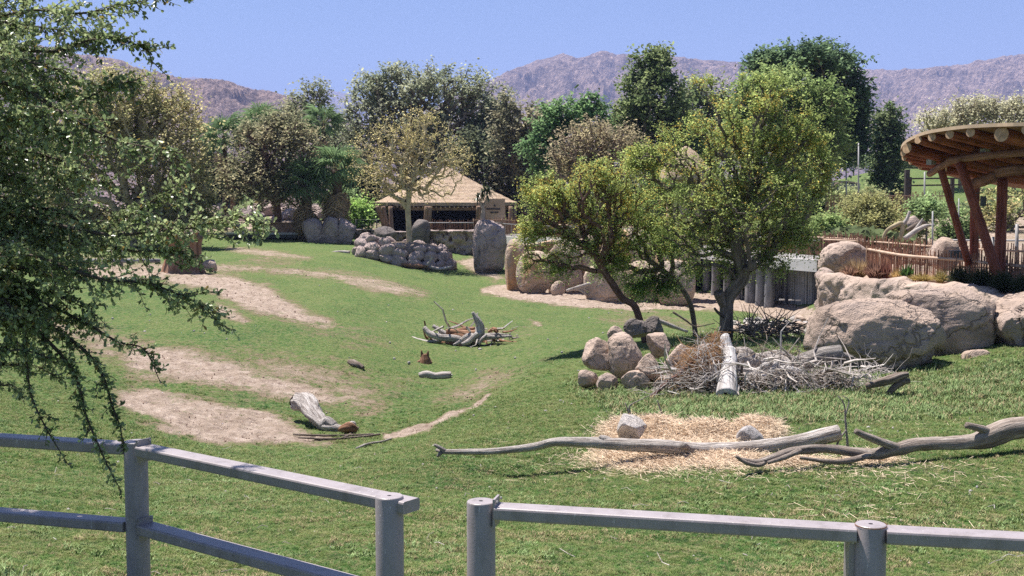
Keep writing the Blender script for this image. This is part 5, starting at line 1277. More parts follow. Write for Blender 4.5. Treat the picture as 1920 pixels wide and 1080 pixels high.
rock('boulder', 1156, 776, 1214, 826, D1 + 1.3, ROCK_PALE, 411, 'pinkish white rock sitting in the straw behind the bleached trunk', 'boulder', sub=5, facets=12, rough=.08, hmin=.42, plates=6)
rock('boulder', 1380, 797, 1432, 834, D1 + 1.0, ROCK_PALE, 402, 'greyish white rock half covered by straw', 'boulder', sub=4, facets=7, rough=.08, sink=.3)
# hollow bleached log on the bare sand
d = G(610, 808).y
Q_ = lambda *a: [at(x, y, d + o) for x, y, o in a]
log('hollow_log', 'bleached hollow log with a broken red-brown end on the sandy bank', 'log', Q_((556,752,1.3),(572,756,1.1),(586,772,.7),(598,788,.35),(612,800,.1),(628,802,0),(645,805,-.1),(662,803,-.2)), [.16,.20,.18,.14,.13,.10,.08,.08], wood_mat('cracked_grey_wood', (.14,.11,.095), (.50,.45,.42), (.70,.66,.63), .05, 3.2), 11, 22, .5,
    extra=[(Q_((628,800,0),(612,790,.1),(604,800,.05)), [.09,.11,.06]), (Q_((655,800,-.2),(662,794,-.2),(668,806,-.2)), [.07,.06,.03])])
m = MB(); m.tube(Q_((549,750,1.32),(553,752,1.3)), [.13, .135], 14, 1, .1, 2); o_ = [o for o in COL.objects if o.name == 'hollow_log'][0]; m.obj('hollow_end', flat_mat('hollow_shade', (.03,.02,.016), .95), o_)  # near-black disc painting the shade inside the hollow
m = MB(); m.tube(Q_((640,806,-.15),(655,800,-.28),(668,806,-.25)), [.09,.12,.07], 12, 4, .5, 3); m.obj('broken_end', DRIFT_R, o_, True)
for k, (lb, a) in enumerate([('dark bare branch pointing away from the hollow log', [(550,818),(590,820),(640,820),(700,818)]), ('second dark branch just below it', [(560,824),(620,827),(680,822),(712,818)]), ('short stick crossing the two dark branches', [(640,826),(656,818),(672,805)]), ('loose grey stick on the grass past the dark branches', [(668,845),(690,836),(715,832),(735,826)])]):
    m = MB(); m.tube([G(x, y) + Vector((0, 0, .04)) for x, y in a], [.022] * len(a), 6, 3, .25, k); tag(m.obj('stick', DRIFT_D if k != 3 else DRIFT, None, True), lb, 'stick', 'sticks by the hollow log')
# short pale log
d = G(815, 710).y
Q_ = lambda *a: [at(x, y, d + o) for x, y, o in a]
log('short_log', 'short pale cut log lying in the valley', 'log', Q_((786,705,0),(800,702,0),(815,705,0),(830,704,0),(846,704,0)), [.085,.11,.10,.115,.11], DRIFT, 14, 16, .16)
d = G(795, 680).y; Q_ = lambda *a: [at(x, y, d + o) for x, y, o in a]
log('stump', 'small jagged dark stump standing above the short log', 'tree stump', Q_((798,682,0),(797,673,0),(796,664,0)), [.22,.17,.09], DRIFT_R, 15, 12, .5, extra=[(Q_((790,678,0),(783,680,0)), [.08,.05]), (Q_((792,668,0),(790,657,0)), [.06,.02]), (Q_((801,668,0),(803,658,0)), [.06,.02])])
d = G(668, 688).y; Q_ = lambda *a: [at(x, y, d + o) for x, y, o in a]
log('log_chunk', 'dark rotten chunk of wood out on the grass', 'log', Q_((654,678,.2),(662,681,.1),(672,685,0),(681,690,-.1)), [.06,.10,.09,.05], DRIFT_D, 16, 12, .4)
rock('small_stone', 764, 677, 770, 683, G(767, 683).y, ROCK_PALE, 403, 'tiny pale stone beside the jagged stump', 'stone', sub=2)
# gnarled root heap in the valley
d = G(880, 646).y; Q_ = lambda *a: [at(x, y, d + o) for x, y, o in a]
rw = log('root_wad', 'gnarled heap of pale and red-brown roots with one tall upright horn', 'dead wood', Q_((890,640,0),(898,628,0),(900,612,0),(894,598,0),(886,585,0)), [.22,.19,.15,.11,.05], bpy.data.materials['cracked_grey_wood'], 17, 16, .35,
    extra=[(Q_((795,614,.2),(806,626,.1),(826,633,0),(850,634,0),(872,640,0),(888,640,0)), [.08,.11,.12,.13,.14,.12]), (Q_((812,611,.5),(826,620,.4),(840,628,.3)), [.07,.08,.07]),
           (Q_((850,648,-.2),(864,640,-.1),(876,632,-.1),(890,630,0)), [.05,.09,.11,.12]), (Q_((866,646,-.3),(880,640,-.3),(890,630,-.2),(902,624,-.1)), [.06,.1,.1,.1]),
           (Q_((896,636,0),(915,632,0),(935,632,0),(960,630,0)), [.13,.09,.06,.03]), (Q_((905,630,.1),(928,627,.2),(950,628,.2)), [.09,.06,.03]), (Q_((898,646,-.3),(904,636,-.3),(912,628,-.2)), [.05,.06,.05])])
for k, (a, r_) in enumerate([(Q_((838,622,.3),(858,624,.2),(880,626,.1),(896,622,0)), .13), (Q_((842,632,.1),(862,630,.1),(884,634,0)), .12), (Q_((836,642,0),(856,646,-.1),(872,648,-.2)), .06), (Q_((852,620,.5),(870,618,.4),(890,616,.3)), .09)]):
    m = MB(); m.tube(a, [r_ * .8] + [r_] * (len(a) - 2) + [r_ * .7], 10, 5, .45, k + 30); m.obj('limb', DRIFT_R, rw, True)
# brush pile
BPG = 'bleached logs in the brush pile'
d = 22.6
Q_ = lambda *a: [at(x, y, d + o) for x, y, o in a]
log('log', 'white cracked log propped upright at the front of the brush pile', 'log', Q_((1362,744,-.9),(1364,722,-.6),(1366,700,-.25),(1368,676,.1),(1366,656,.3)), [.20,.185,.16,.15,.13], wood_mat('bleached_wood', (.25,.22,.205), (.62,.58,.56), (.80,.77,.75), .03), 41, 20, .08, BPG,
    extra=[(Q_((1366,668,.2),(1362,650,.35),(1360,634,.45),(1364,628,.5)), [.13,.12,.10,.05])])
m = MB(); m.tube(Q_((1363,746,-.92),(1362,741,-.86)), [.10,.11], 12, 1, .3, 1); m.obj('hollow_end', bpy.data.materials['hollow_shade'], COL.objects[[o.name for o in COL.objects if o.get('label', '').startswith('white cracked')][0]])  # hollow's shade painted as a dark disc here too
log('log', 'grey hollowed log lying level behind the white cracked log', 'log', Q_((1378,672,.6),(1400,680,.6),(1430,684,.6),(1460,682,.6),(1490,684,.6),(1510,690,.6)), [.20,.21,.20,.19,.17,.14], DRIFT, 42, 18, .28, BPG, extra=[(Q_((1380,660,.6),(1400,660,.6),(1412,664,.5)), [.10,.10,.06]), (Q_((1420,668,.7),(1460,664,.7),(1490,672,.7)), [.06,.08,.05])])
log('log', 'ridged grey log slanting up to the broad split boulder', 'log', Q_((1470,696,.5),(1495,684,.5),(1520,674,.5),(1548,665,.5),(1578,659,.5)), [.12,.16,.17,.17,.13], wood_mat('ridged_bark', (.17,.145,.13), (.38,.34,.31), (.56,.52,.49), .05, 3.5), 43, 18, .16, BPG, extra=[(Q_((1560,668,.4),(1585,666,.4),(1600,671,.3)), [.07,.05,.02])])
log('log', 'snow-white twisted branch lying over the front of the brush pile', 'log', Q_((1374,690,.1),(1395,694,.1),(1420,698,.1),(1450,698,.1),(1478,694,.2),(1500,700,.2),(1516,712,.2)), [.03,.04,.09,.11,.10,.08,.04], bpy.data.materials['bleached_wood'], 44, 12, .35, BPG, extra=[(Q_((1450,696,.1),(1456,682,.1),(1462,676,.1)), [.06,.06,.03]), (Q_((1420,696,.1),(1436,686,.1),(1444,688,.1)), [.07,.07,.04]), (Q_((1500,700,.2),(1530,716,.2),(1560,726,.2)), [.03,.025,.012])])
log('log', 'black charred forked log in the grass below the boulders', 'log', [at(x, y, 21.8 + o) for x, y, o in ((1624,724,0),(1645,718,0),(1668,712,0),(1690,705,0),(1703,702,0))], [.06,.075,.09,.085,.05], DRIFT_D, 45, 12, .28, None, extra=[([at(x, y, 21.8) for x, y in ((1662,742),(1675,728),(1692,716),(1706,714))], [.05,.06,.075,.05])])
log('log', 'red-brown leaning pole with peeling bark behind the white cracked log', 'branch', Q_((1218,748,-.5),(1245,722,-.2),(1275,700,.1),(1305,672,.5),(1335,642,1.0),(1342,622,1.2)), [.035,.04,.045,.045,.04,.025], BARK_RED, 46, 9, .25, BPG)
# twig tangle and dry needles of the brush pile
rs = np.random.RandomState(19)
def twigmass(name, regions, mat, d0, r, seed, L=.5, up=.25):
    rs = np.random.RandomState(seed); A = []; B = []; R0 = []
    for x0, y0, x1, y1, k in regions:
        for _ in range(k):
            px = rs.uniform(x0, x1); py = rs.uniform(y0, y1); p = np.array(at(px, py, d0 + rs.uniform(-.5, .9)))
            g = Hf(p[0], p[1]); p[2] = max(p[2], g + .02)
            v = rs.normal(size=3); v[2] = v[2] * .45 + up * rs.uniform(-1, 1); v /= np.linalg.norm(v); l = L * rs.uniform(.3, 1.4); rr_ = r * rs.uniform(.5, 1.5)
            for s in range(3):
                v2 = v + rs.normal(size=3) * .28; v2 /= np.linalg.norm(v2); e = p + v2 * l / 3
                e[2] = max(e[2], Hf(e[0], e[1]) + .01)
                A.append(p); B.append(e); R0.append(rr_ * (1 - s * .25)); p = e; v = v2
    V, Q = segs(A, B, np.array(R0), np.array(R0) * .8, 4); b = MB(); b.add(V, Q); return tag(b.obj(name, mat), kind='stuff')
twigmass('brush_twigs', [(1230,690,1350,740,220),(1290,700,1600,742,700),(1380,690,1560,730,420),(1540,690,1680,728,160),(1300,640,1350,700,160),(1190,735,1500,775,120),(1500,740,1720,770,40)], flat_mat('grey_twig', (.42,.37,.34), .9, var=.5, scale=6), 22.6, .006, 1)
twigmass('broken_branches', [(1380,672,1620,730,110),(1250,690,1360,738,40),(1400,735,1560,752,20)], DRIFT, 22.5, .021, 7, .9)
twigmass('dark_branches', [(1380,690,1600,735,26),(1290,690,1400,738,14)], DRIFT_D, 22.7, .03, 8, .6)
twigmass('pale_roots', [(805,612,955,648,34)], DRIFT, 40.3, .04, 12, 1.1)
twigmass('root_bits', [(800,618,950,650,26)], DRIFT_R, 40.5, .045, 9, .9)
twigmass('dark_twigs', [(1300,690,1380,735,260),(1400,700,1600,735,420),(1350,650,1500,700,140),(1240,700,1340,745,160)], DRIFT_D, 22.9, .007, 2)
twigmass('dry_needles', [(1280,650,1355,700,900),(1260,690,1340,730,700),(1330,625,1352,660,160),(1420,715,1560,745,500),(1340,738,1500,760,300)], flat_mat('dry_orange_needles', (.30,.17,.085), .9, var=.4, scale=10), 23.0, .005, 3, .3, .4)
twigmass('hanging_roots', [(1395,600,1500,625,120),(1380,612,1470,632,80)], DRIFT_D, 31, .016, 4, .7)
for k, (lb, a, r_) in enumerate([('dark crooked stick behind the rubble heap nearest the thick trunk', [(1412,620),(1408,605),(1418,598)], .03), ('curved dark stick rising from the rubble', [(1440,622),(1452,606),(1462,600)], .03), ('brown stick lying at the end of the rubble', [(1458,612),(1478,608),(1492,603)], .035),
        ('grey fallen stick leaning against the thick forked trunk', [(1262,585),(1285,600),(1305,612),(1340,606)], .03), ('pale broken branch lying behind the grey heap stones', [(1232,600),(1262,612),(1290,622)], .06), ('bleached stick over the dark split boulder', [(1242,604),(1256,612),(1266,616)], .035)]):
    d = 28 + (1 if k > 2 else 2); m = MB(); m.tube([at(x, y, d) for x, y in a], [r_, r_ * .9, r_ * .5, r_ * .4][:len(a)], 7, 4, .25, k); tag(m.obj('stick', DRIFT_D if k not in (4, 5) else DRIFT, None, True), lb, 'stick', 'sticks behind the brush pile')
# dead wood by the planter and beyond the fences
for lb, cat, a, r_, d, mt in [('pale curved branch lying at the foot of the stone ring', 'branch', [(806,500),(820,504),(835,503),(848,499)], [.1,.12,.11,.05], 81, DRIFT),
        ('short stick propped against the stone ring', 'branch', [(800,498),(806,490),(810,482)], [.12,.08,.06], 80.8, DRIFT), ('reddish driftwood heap under the stone ring', 'branch', [(745,494),(765,497),(785,499),(802,499)], [.1,.14,.13,.08], 81, DRIFT_R),
        ('dark-tipped fallen branch on the far lawn', 'branch', [(612,476),(625,474),(640,472),(656,474)], [.12,.12,.1,.16], 84, DRIFT),
        ('orange-brown snag arching over the far picket fence', 'snag', [(1652,462),(1660,436),(1676,424),(1692,420),(1688,450)], [.06,.09,.11,.14,.1], 62, BARK_TAN), ('grey branch slanting up beyond the snag', 'snag', [(1690,424),(1700,412),(1706,396)], [.12,.1,.08], 62, DRIFT),
        ('long pale fallen branch beside the snag', 'snag', [(1696,448),(1716,434),(1735,424),(1752,422)], [.14,.13,.1,.05], 61.5, DRIFT), ('forked pale branch crossing the long fallen one', 'snag', [(1712,436),(1724,420),(1730,410)], [.1,.08,.04], 61.7, DRIFT), ('dark branch low behind the pale fallen ones', 'snag', [(1700,432),(1716,422),(1730,416),(1738,420)], [.1,.1,.09,.05], 62.6, DRIFT_D)]:
    m = MB(); m.tube([at(x, y, d) for x, y in a], r_, 10, 5, .2, int(d * 10) % 50); tag(m.obj('branch' if cat == 'branch' else 'snag', mt, None, True), lb, cat)
rock('boulder', 1700, 404, 1726, 432, 64, ROCK, 404, 'tan rock wedged among the dead branches beyond the fence', 'boulder', sub=3)
# rubbish of the gully between lawn and bank: driftwood by the barn boulders
m = MB()
for k in range(7):
    a = at(1062 + k * 6, 545 - k * 2, 66); m.tube([a, a + Vector((.6, .1, .1)), a + Vector((1.3, .2, -.3 + .1 * k))], [.08, .1, .05], 7, 3, .3, k)
tag(m.obj('driftwood', DRIFT, None, True), 'tangle of pale driftwood at the foot of the barn boulders', 'driftwood')
# ------------------------------------------------------------------ plants of the terrace bed
def clump(name, label, cat, px, py0, py1, w, d, c, n, seed, wd=.012, spread=.7, group=None, curl=.35, bushy=False):
    rs = np.random.RandomState(seed); b0 = at(px, py1, d); h = (py1 - py0) * m_per_px(d); W_ = w * m_per_px(d) / 2; V = []; Fq = []; cs = []
    k0 = 0
    for k in range(n):
        a = rs.uniform(0, 6.283); s0 = rs.uniform(0, 1) ** .5; base = np.array(b0) + np.array((math.cos(a) * s0 * W_ * (1 - spread), math.sin(a) * s0 * W_ * .6, 0))
        el = rs.uniform(0, 1) ** .8 * spread * 1.2; L = h * rs.uniform(.65, 1.1); dr = np.array((math.cos(a) * math.sin(el) * W_ / max(h, .01) * 1.1, math.sin(a) * math.sin(el), math.cos(el)))
        p1 = base + dr * L * .5; p2 = base + dr * L - np.array((0, 0, curl * L * math.sin(el)))
        sd = np.cross(dr, rs.normal(size=3)); sd /= np.linalg.norm(sd); sd *= wd * rs.uniform(.6, 1.4)
        V += [base - sd, base + sd, p1 + sd, p1 - sd, p2]; Fq += [(k0, k0 + 1, k0 + 2), (k0, k0 + 2, k0 + 3), (k0 + 3, k0 + 2, k0 + 4)]; k0 += 5; cs += [np.array(c) * rs.uniform(.55, 1.5)] * 5
    if bushy:
        C = np.array(b0) + rs.normal(size=(n, 3)) * np.array((W_ * .45, W_ * .4, h * .22)) + np.array((0, 0, h * .5)); C = C[C[:, 2] > b0.z]
        v, q = leaf_quads(C, wd * 3.2, rs, .2, .35); V = list(V) + list(v); base_i = k0; cs += [np.array(c) * rs.uniform(.5, 1.6) for _ in range(len(v))]
        me = make_mesh(name, np.array(V) - np.array(b0), [np.array(Fq), q + base_i], LEAF, attrs={'col': np.array(cs)})
    else: me = make_mesh(name, np.array(V) - np.array(b0), [np.array(Fq)], LEAF, attrs={'col': np.array(cs)})
    return tag(link(name, me, None, loc=b0), label, cat, group)
TGp = 'grasses and shrubs of the terrace bed'
for k, a in enumerate([('tall straw-coloured grass clump against the big capstone',1606,480,522,70,44.5,(.38,.27,.15),520,.016,.8),('rusty brown seeding shrub in the straw grass',1640,486,524,54,43,(.26,.15,.11),520,.018,.75),('second rusty shrub beside the fence corner',1592,492,520,44,44,(.27,.16,.11),300,.016,.7),
        ('dark red-brown upright tuft by the first fence post',1660,488,522,22,42.6,(.20,.09,.07),200,.016,.5),('small golden grass tuft next to the green agave',1681,500,524,30,41.5,(.42,.28,.12),220,.012,.9),('low golden grass in front of the pickets',1728,508,527,60,40,(.36,.27,.10),380,.010,.95),
        ('round golden grass clump nearest the dark shrubs',1763,502,530,38,39,(.34,.27,.10),420,.009,.9),('low dry grass beside the agave foot',1706,512,527,34,40.5,(.34,.27,.13),160,.010,.95)]):
    clump('grass_clump', a[0], 'grass clump', a[1], a[2], a[3], a[4], a[5], a[6], a[7], 500 + k, a[8], a[9], TGp)
clump('agave', 'green agave-like plant between the golden grasses', 'plant', 1700, 492, 522, 36, 41, (.07,.14,.04), 60, 520, .045, .95, None, .1)
for k, (lb, px, w, d, y0, y1) in enumerate([('dark grey-green shrub at the end of the golden grass',1800,56,38,498,536),('dark grey-green shrub in front of the leaning shelter post',1840,56,36.5,500,540),('dark grey-green shrub under the vertical shelter log',1880,54,35.3,506,548),('dark grey-green shrub at the frame edge',1918,50,34.3,512,556)]):
    clump('shrub', lb, 'shrub', px, y0, y1, w, d, (.06,.075,.042), 900, 530 + k, .012, .95, TGp, .25, True)
# ------------------------------------------------------------------ railing in front
PAINT = None
t = NT('grey_steel_paint', .42, .5); p = t.pos(); f = t.noise(p, 6, 5, .6)
a = t.ramp(f, [(.3, (.27, .235, .24)), (.7, (.33, .29, .295))]); f2 = t.noise(p, 55, 3, .7, mul=(1, 1, .22)); a = t.mix(t.ramp(f2, [(.66, 0.0), (.70, .8)]), a, (.6, .56, .55))
f3 = t.noise(p, 9, 4, .7, mul=(1, 1, .3)); a = t.mix(t.ramp(f3, [(.50, 0.0), (.70, .6)]), a, (.17, .145, .135))
t.col(a); t.bump(t.noise(p, 120, 3), .0015, .5); PAINT = t.m
RUST = flat_mat('rusty_rim', (.36, .15, .07), .8, var=.4, scale=60)
RZ = CZ - 1.6
def topat(px, py):
    v = math.tan(math.atan((py - 540) / F) + PITCH); d = (CZ - RZ) / v; q = at(px, py, d); q.z = RZ; return q
def rail_post(root, q, r=.076, rust=False):
    gz = Hf(q.x, q.y) - .3; ang = np.arange(40) / 40 * 2 * math.pi; c, s = np.cos(ang), np.sin(ang); V = []
    prof = [(r, gz), (r, q.z - .008), (r - .002, q.z - .003), (r - .006, q.z), (.016, q.z + .001), (.012, q.z - .0), (.012, q.z - .03)]
    for rr_, z in prof: V += [(q.x + rr_ * a, q.y + rr_ * b, z) for a, b in zip(c, s)]
    i = np.arange(len(prof) - 1)[:, None] * 40; j = np.arange(40)[None]; j2 = (j + 1) % 40
    Q = np.stack([i + j, i + j2, i + 40 + j2, i + 40 + j], -1).reshape(-1, 4); b_ = MB(); b_.add(V, Q); o = b_.obj('post', PAINT, root, False)
    me = o.data
    me.polygons.foreach_set('use_smooth', np.array([k < 40 for k in range(len(me.polygons))]))
    if rust:
        V, Q_, T_, s_ = tube([q + Vector((0, 0, -.007)), q + Vector((0, 0, -.002))], [r + .0012] * 2, 40, 1, 0, 0, False); a0 = np.arctan2(V[:, 1] - q.y, V[:, 0] - q.x)
        me2 = make_mesh('rust_rim', V - np.array(parent_world(o)), [Q_], RUST); link('rust_rim', me2, o)
    return o
def tube_rail(root, a, b, w=.135, h=.068, name='rail'):
    a, b = Vector(a), Vector(b); d = (b - a).normalized(); y = Vector((0, 0, 1)).cross(d).normalized(); z = d.cross(y); e = .012; pr = []
    for cx, cy, a0 in ((1, 1, 0), (-1, 1, 90), (-1, -1, 180), (1, -1, 270)):
        for k in (0, 45, 90): t_ = math.radians(a0 + k); pr.append((cx * (w / 2 - e) + e * math.cos(t_), cy * (h / 2 - e) + e * math.sin(t_)))
    V = [tuple(P_ + y * u + z * v) for P_ in (a, b) for u, v in pr]; n = len(pr); Q = [(k, (k + 1) % n, n + (k + 1) % n, n + k) for k in range(n)]
    V += [tuple(a), tuple(b)]; T = [(2 * n, (k + 1) % n, k) for k in range(n)] + [(2 * n + 1, n + k, n + (k + 1) % n) for k in range(n)]
    b_ = MB(); b_.add(np.array(V), [np.array(T), np.array(Q)]); return b_.obj(name, PAINT, root)
pA, pB, pC, pD = topat(254, 827), topat(730, 929), topat(902, 939), topat(1633, 982)
pL = topat(-240, 796)
dn = Vector((0, 0, -.05))
F1 = thing('steel_railing', pA, 'grey steel railing with two rails, half in tree shade', 'railing', None)
for q in (pA, pB): rail_post(F1, q)
ax = (pB - pA).normalized(); pe = Vector((-ax.y, ax.x, 0)); pe = pe if pe.y > 0 else -pe
for dz in (-.05, -.57):
    z = Vector((0, 0, dz)); e0 = pA + ax * .085 + z; e1 = pB + ax * .115 + pe * .05 + z
    tube_rail(F1, e0, e1)
    tube_rail(F1, pL + z, pA - (pA - pL).normalized() * .07 + z)
    b = MB(); b.box(tuple(pA + ax * .088 + z), (.012, .11, .15), rz=math.atan2(ax.y, ax.x)); b.obj('bracket', PAINT, F1)
rail_post(F1, pL)
F2 = thing('steel_railing', pC, 'grey steel railing past the gap, its rail fully in the sun', 'railing', None)
rail_post(F2, pC); rail_post(F2, pD, rust=True)
ax = (pD - pC).normalized(); pE = topat(2180, 1010); ax2 = (pE - pD).normalized()
for dz in (-.05, -.57):
    z = Vector((0, 0, dz)); tube_rail(F2, pC + ax * .085 + z, pD - ax * .07 + z); tube_rail(F2, pD + ax2 * .07 + z, pE + z)
    b = MB(); b.box(tuple(pC + ax * .082 + z), (.012, .11, .15), rz=math.atan2(ax.y, ax.x)); b.obj('bracket', PAINT, F2)
b = MB(); b.box((pD.x - .085, pD.y + .05, pD.z - .65), (.035, .09, 1.15)); b.obj('bracket', PAINT, F2)
for q_, e_ in ((pA, pB), (pC, pD)):
    a_ = (e_ - q_).normalized()
    for dz in (-.05, -.57):
        for s_ in (-.045, .045):
            nb = Vector((-a_.y, a_.x, 0)); b = MB(); b.tube([q_ + a_ * .094 + nb * s_ + Vector((0, 0, dz + .06)), q_ + a_ * .102 + nb * s_ + Vector((0, 0, dz + .06))], [.008] * 2, 6, 1); b.obj('bolt', CONC_G, F1 if q_ is pA else F2)
for k in range(5): b = MB(); b.box((pD.x - .088 - .0, pD.y - .005, pD.z - .03 - k * .016), (.008, .006, .008)); b.obj('bolt', CONC, F2)
rail_post(F2, pE)
# ------------------------------------------------------------------ near tree whose branches hang into view
rs = np.random.RandomState(55)
tb = Vector((-5.0, 6.9, 0)); tb.z = Hf(tb.x, tb.y) - .2
ft = thing('ironwood_tree', tb, 'near tree whose small-leaved branches hang down over the railing', 'tree')
def A(px, py, d): return np.array(at(px, py, d))
MAIN = [  # hanging and reaching limbs, some added unseen for rail shade: (px, py, depth)
 [(-420,250,6.2),(-220,120,6.1),(-60,50,6.0),(60,20,5.9),(150,25,5.8),(240,8,5.8),(310,-8,5.7)],
 [(-300,240,6.2),(-140,160,6.0),(0,100,5.8),(110,95,5.7),(190,70,5.6),(270,90,5.6),(285,118,5.6)],
 [(-300,260,6.1),(-100,190,5.9),(40,170,5.8),(140,190,5.7),(210,160,5.6),(262,150,5.5)],
 [(-260,250,6.0),(-60,160,5.6),(40,165,5.5),(105,205,5.4),(160,235,5.3),(215,262,5.3),(275,275,5.2),(335,283,5.2)],
 [(-300,300,6.2),(-80,270,6.1),(30,280,6.0),(110,300,5.9),(160,335,5.8),(215,345,5.8)],
 [(-300,320,6.2),(-100,340,6.2),(40,380,6.1),(120,400,6.0),(190,430,6.0),(250,400,5.9),(310,360,5.8),(346,338,5.8)],
 [(-200,340,6.0),(-20,390,5.9),(100,420,5.8),(210,440,5.7),(300,432,5.7),(370,425,5.6),(430,405,5.6),(465,412,5.6),(498,420,5.5)],
 [(-200,360,6.0),(0,430,5.9),(140,450,5.8),(250,470,5.7),(330,470,5.7),(360,490,5.7)],
 [(-240,400,6.0),(-40,470,5.6),(60,480,5.5),(130,505,5.4),(200,525,5.4),(270,530,5.3),(330,550,5.3),(380,575,5.3),(412,610,5.3)],
 [(-240,430,6.1),(-60,520,5.9),(60,560,5.8),(150,600,5.8),(220,640,5.7),(270,655,5.7),(300,715,5.7)],
 [(-200,430,6.0),(-20,540,5.7),(40,610,5.6),(50,680,5.6),(58,740,5.6),(85,800,5.6),(128,872,5.6)],
 [(-160,450,6.0),(0,560,5.7),(90,640,5.6),(140,700,5.6),(158,770,5.6),(178,820,5.6),(205,880,5.6),(226,918,5.6)],
 [(-100,480,6.0),(60,590,5.8),(150,650,5.7),(190,700,5.7),(210,760,5.7),(225,800,5.7),(232,846,5.7)],
 [(-200,200,6.6),(-40,220,6.6),(60,230,6.5),(110,240,6.5),(120,260,6.5)],
 [(-200,330,6.6),(-60,350,6.6),(40,400,6.6),(70,440,6.6),(90,500,6.5)],
 [(-200,420,6.3),(-80,500,6.3),(0,590,6.2),(30,640,6.2),(60,660,6.2),(140,680,6.1)],
 [(-300,80,6.8),(-120,0,6.8),(0,-40,6.7),(100,-60,6.6),(200,-80,6.5)],
 [(-300,40,7.4),(-100,-120,7.6),(60,-200,7.8),(200,-260,8.0),(300,-280,8.2)],
 [(-300,40,7.0),(-100,-200,7.2),(80,-360,7.4),(240,-480,7.6)],
 [(-260,160,7.2),(-120,60,7.6),(20,-20,8.0),(120,-60,8.4)],
 [(-300,200,8.4),(-150,60,8.6),(-20,0,8.8),(90,-40,9.0),(150,-90,9.2)],
 [(-300,160,9.2),(-180,40,9.4),(-60,-60,9.6),(60,-140,9.8)],
 [(-340,200,7.8),(-200,60,7.9),(-80,-40,8.0),(40,-90,8.2),(120,-60,8.4)],
 [(-300,240,8.6),(-160,120,8.8),(-60,80,9.0),(30,60,9.2)],
 [(-300,100,8.4),(-160,-80,8.6),(-20,-180,8.8),(100,-240,9.0)],
 [(-400,100,5.6),(-200,-100,5.6),(-60,-260,5.8),(80,-380,6.0)],
]
DENS = [1,1,1,.8,1,1.15,1.1,1.1,1.0,1.15,.95,1.0,1.0,1.2,1.3,1.2,1,.6,.6,.5,2,2,2,2,2,.6]
DENS_OLD = [1,1,1,.8,1,1.15,1,1.1,1.0,1.15,.42,.55,.5,1.1,1.2,1.1,1,.7,.7,.5,1]
trunk = [np.array(tb), np.array(tb) + (0.05, .0, 1.0), np.array(tb) + (.25, 0, 1.9), np.array(tb) + (.5, .0, 2.7)]
b = MB(); b.tube(trunk, [.19, .16, .14, .12], 14, 6, .15, 2)
extra = []
for k_ in range(20):
    y_ = 60 + k_ * 34 + rs.uniform(-15, 15); xe = rs.uniform(70, 190) if y_ < 620 else rs.uniform(40, 130); d_ = rs.uniform(5.4, 7.2)
    extra.append([(-320, y_ * .45 + 60, d_ + .2), (-160, y_ * .75, d_), (-20, y_ - 10, d_), (xe * .5, y_ + 6, d_), (xe, y_ + rs.uniform(10, 50), d_)])
MAIN = MAIN + extra; DENS = DENS + [1.25] * len(extra)
for k_ in range(22):  # more crown limbs, mostly out of view, added to shade the railing
    v_ = rs.normal(size=3); v_ /= np.linalg.norm(v_); e_ = np.array((-4.35, 8.8, CZ + 1.9)) + v_ * np.array((1.35, .75, 1.2)) * rs.uniform(.5, 1); m_ = np.array((-5.0, 7.9, CZ + 1.2)) * .5 + e_ * .5 + rs.normal(size=3) * .15
    u1 = to_px(*m_); u2 = to_px(*e_); MAIN.append([(-420, 120, 7.6), (u1[0], u1[1], m_[1]), (u2[0], u2[1], e_[1])]); DENS.append(2.6)
SA = []; SB = []; SR = []; LP = []; LD = []
forks = [trunk[2], trunk[3], np.array(tb) + (.6, .1, 3.3)]
b.tube([trunk[3], forks[2]], [.12, .09], 12, 3, .1, 4)
for k, (pl, dens) in enumerate(zip(MAIN, DENS)):
    P = [A(*q) for q in pl]; st0 = forks[0] if pl[-1][1] > 500 else (forks[1] if pl[-1][1] > 200 else forks[2])
    P = [st0, st0 * .5 + P[0] * .5 + (0, 0, .1)] + P
    C_, R_ = catmull(P, list(np.concatenate([[.045, .03], np.linspace(.012, .002, len(P) - 2)])), 8)
    b.tube(C_, R_, 7, 1, .1, k)
    seg = np.linalg.norm(np.diff(C_, axis=0), axis=1); S = np.concatenate([[0], np.cumsum(seg)])
    i0 = 8 * 2
    # leafy shoots along the limb
    n = int((S[-1] - S[i0]) / .0115 * dens)
    last = (P[-1] - P[-2]); 
    droopy = pl[-1][1] > 640
    for s in np.sort(rs.uniform(S[i0], S[-1], n)):
        i = min(np.searchsorted(S, s), len(C_) - 1); t_ = (s - S[i - 1]) / (S[i] - S[i - 1] + 1e-9); p0 = C_[i - 1] * (1 - t_) + C_[i] * t_
        T_ = C_[i] - C_[i - 1]; T_ /= np.linalg.norm(T_) + 1e-9
        fr_ = (s - S[i0]) / (S[-1] - S[i0])
        L = rs.uniform(.06, .42) * (1.15 - .8 * fr_) * (.45 if droopy and fr_ > .45 else 1)
        v = T_ * .8 + rs.normal(size=3) * .55; v[2] -= .12; v /= np.linalg.norm(v)
        m_ = 4; q = p0
        for j in range(m_):
            v = v + rs.normal(size=3) * .18; v[2] -= .07; v /= np.linalg.norm(v); e = q + v * L / m_
            SA.append(q); SB.append(e); SR.append(.0028 * (1 - j * .18))
            nl = max(1, int(L / m_ / .0072))
            for _ in range(nl): LP.append(q + (e - q) * rs.rand()); LD.append(v)
            q = e
V, Q = segs(SA, SB, np.array(SR), np.array(SR) * .8, 4); stt = np.zeros((len(V), 3)); stt[:, 2] = np.tile([0, 0, 0, 0, 5, 5, 5, 5], len(SA)); b.add(V, Q, stt)
b.obj('trunk', BARK, ft, True)
LP = np.array(LP); LD = np.array(LD); n = len(LP)
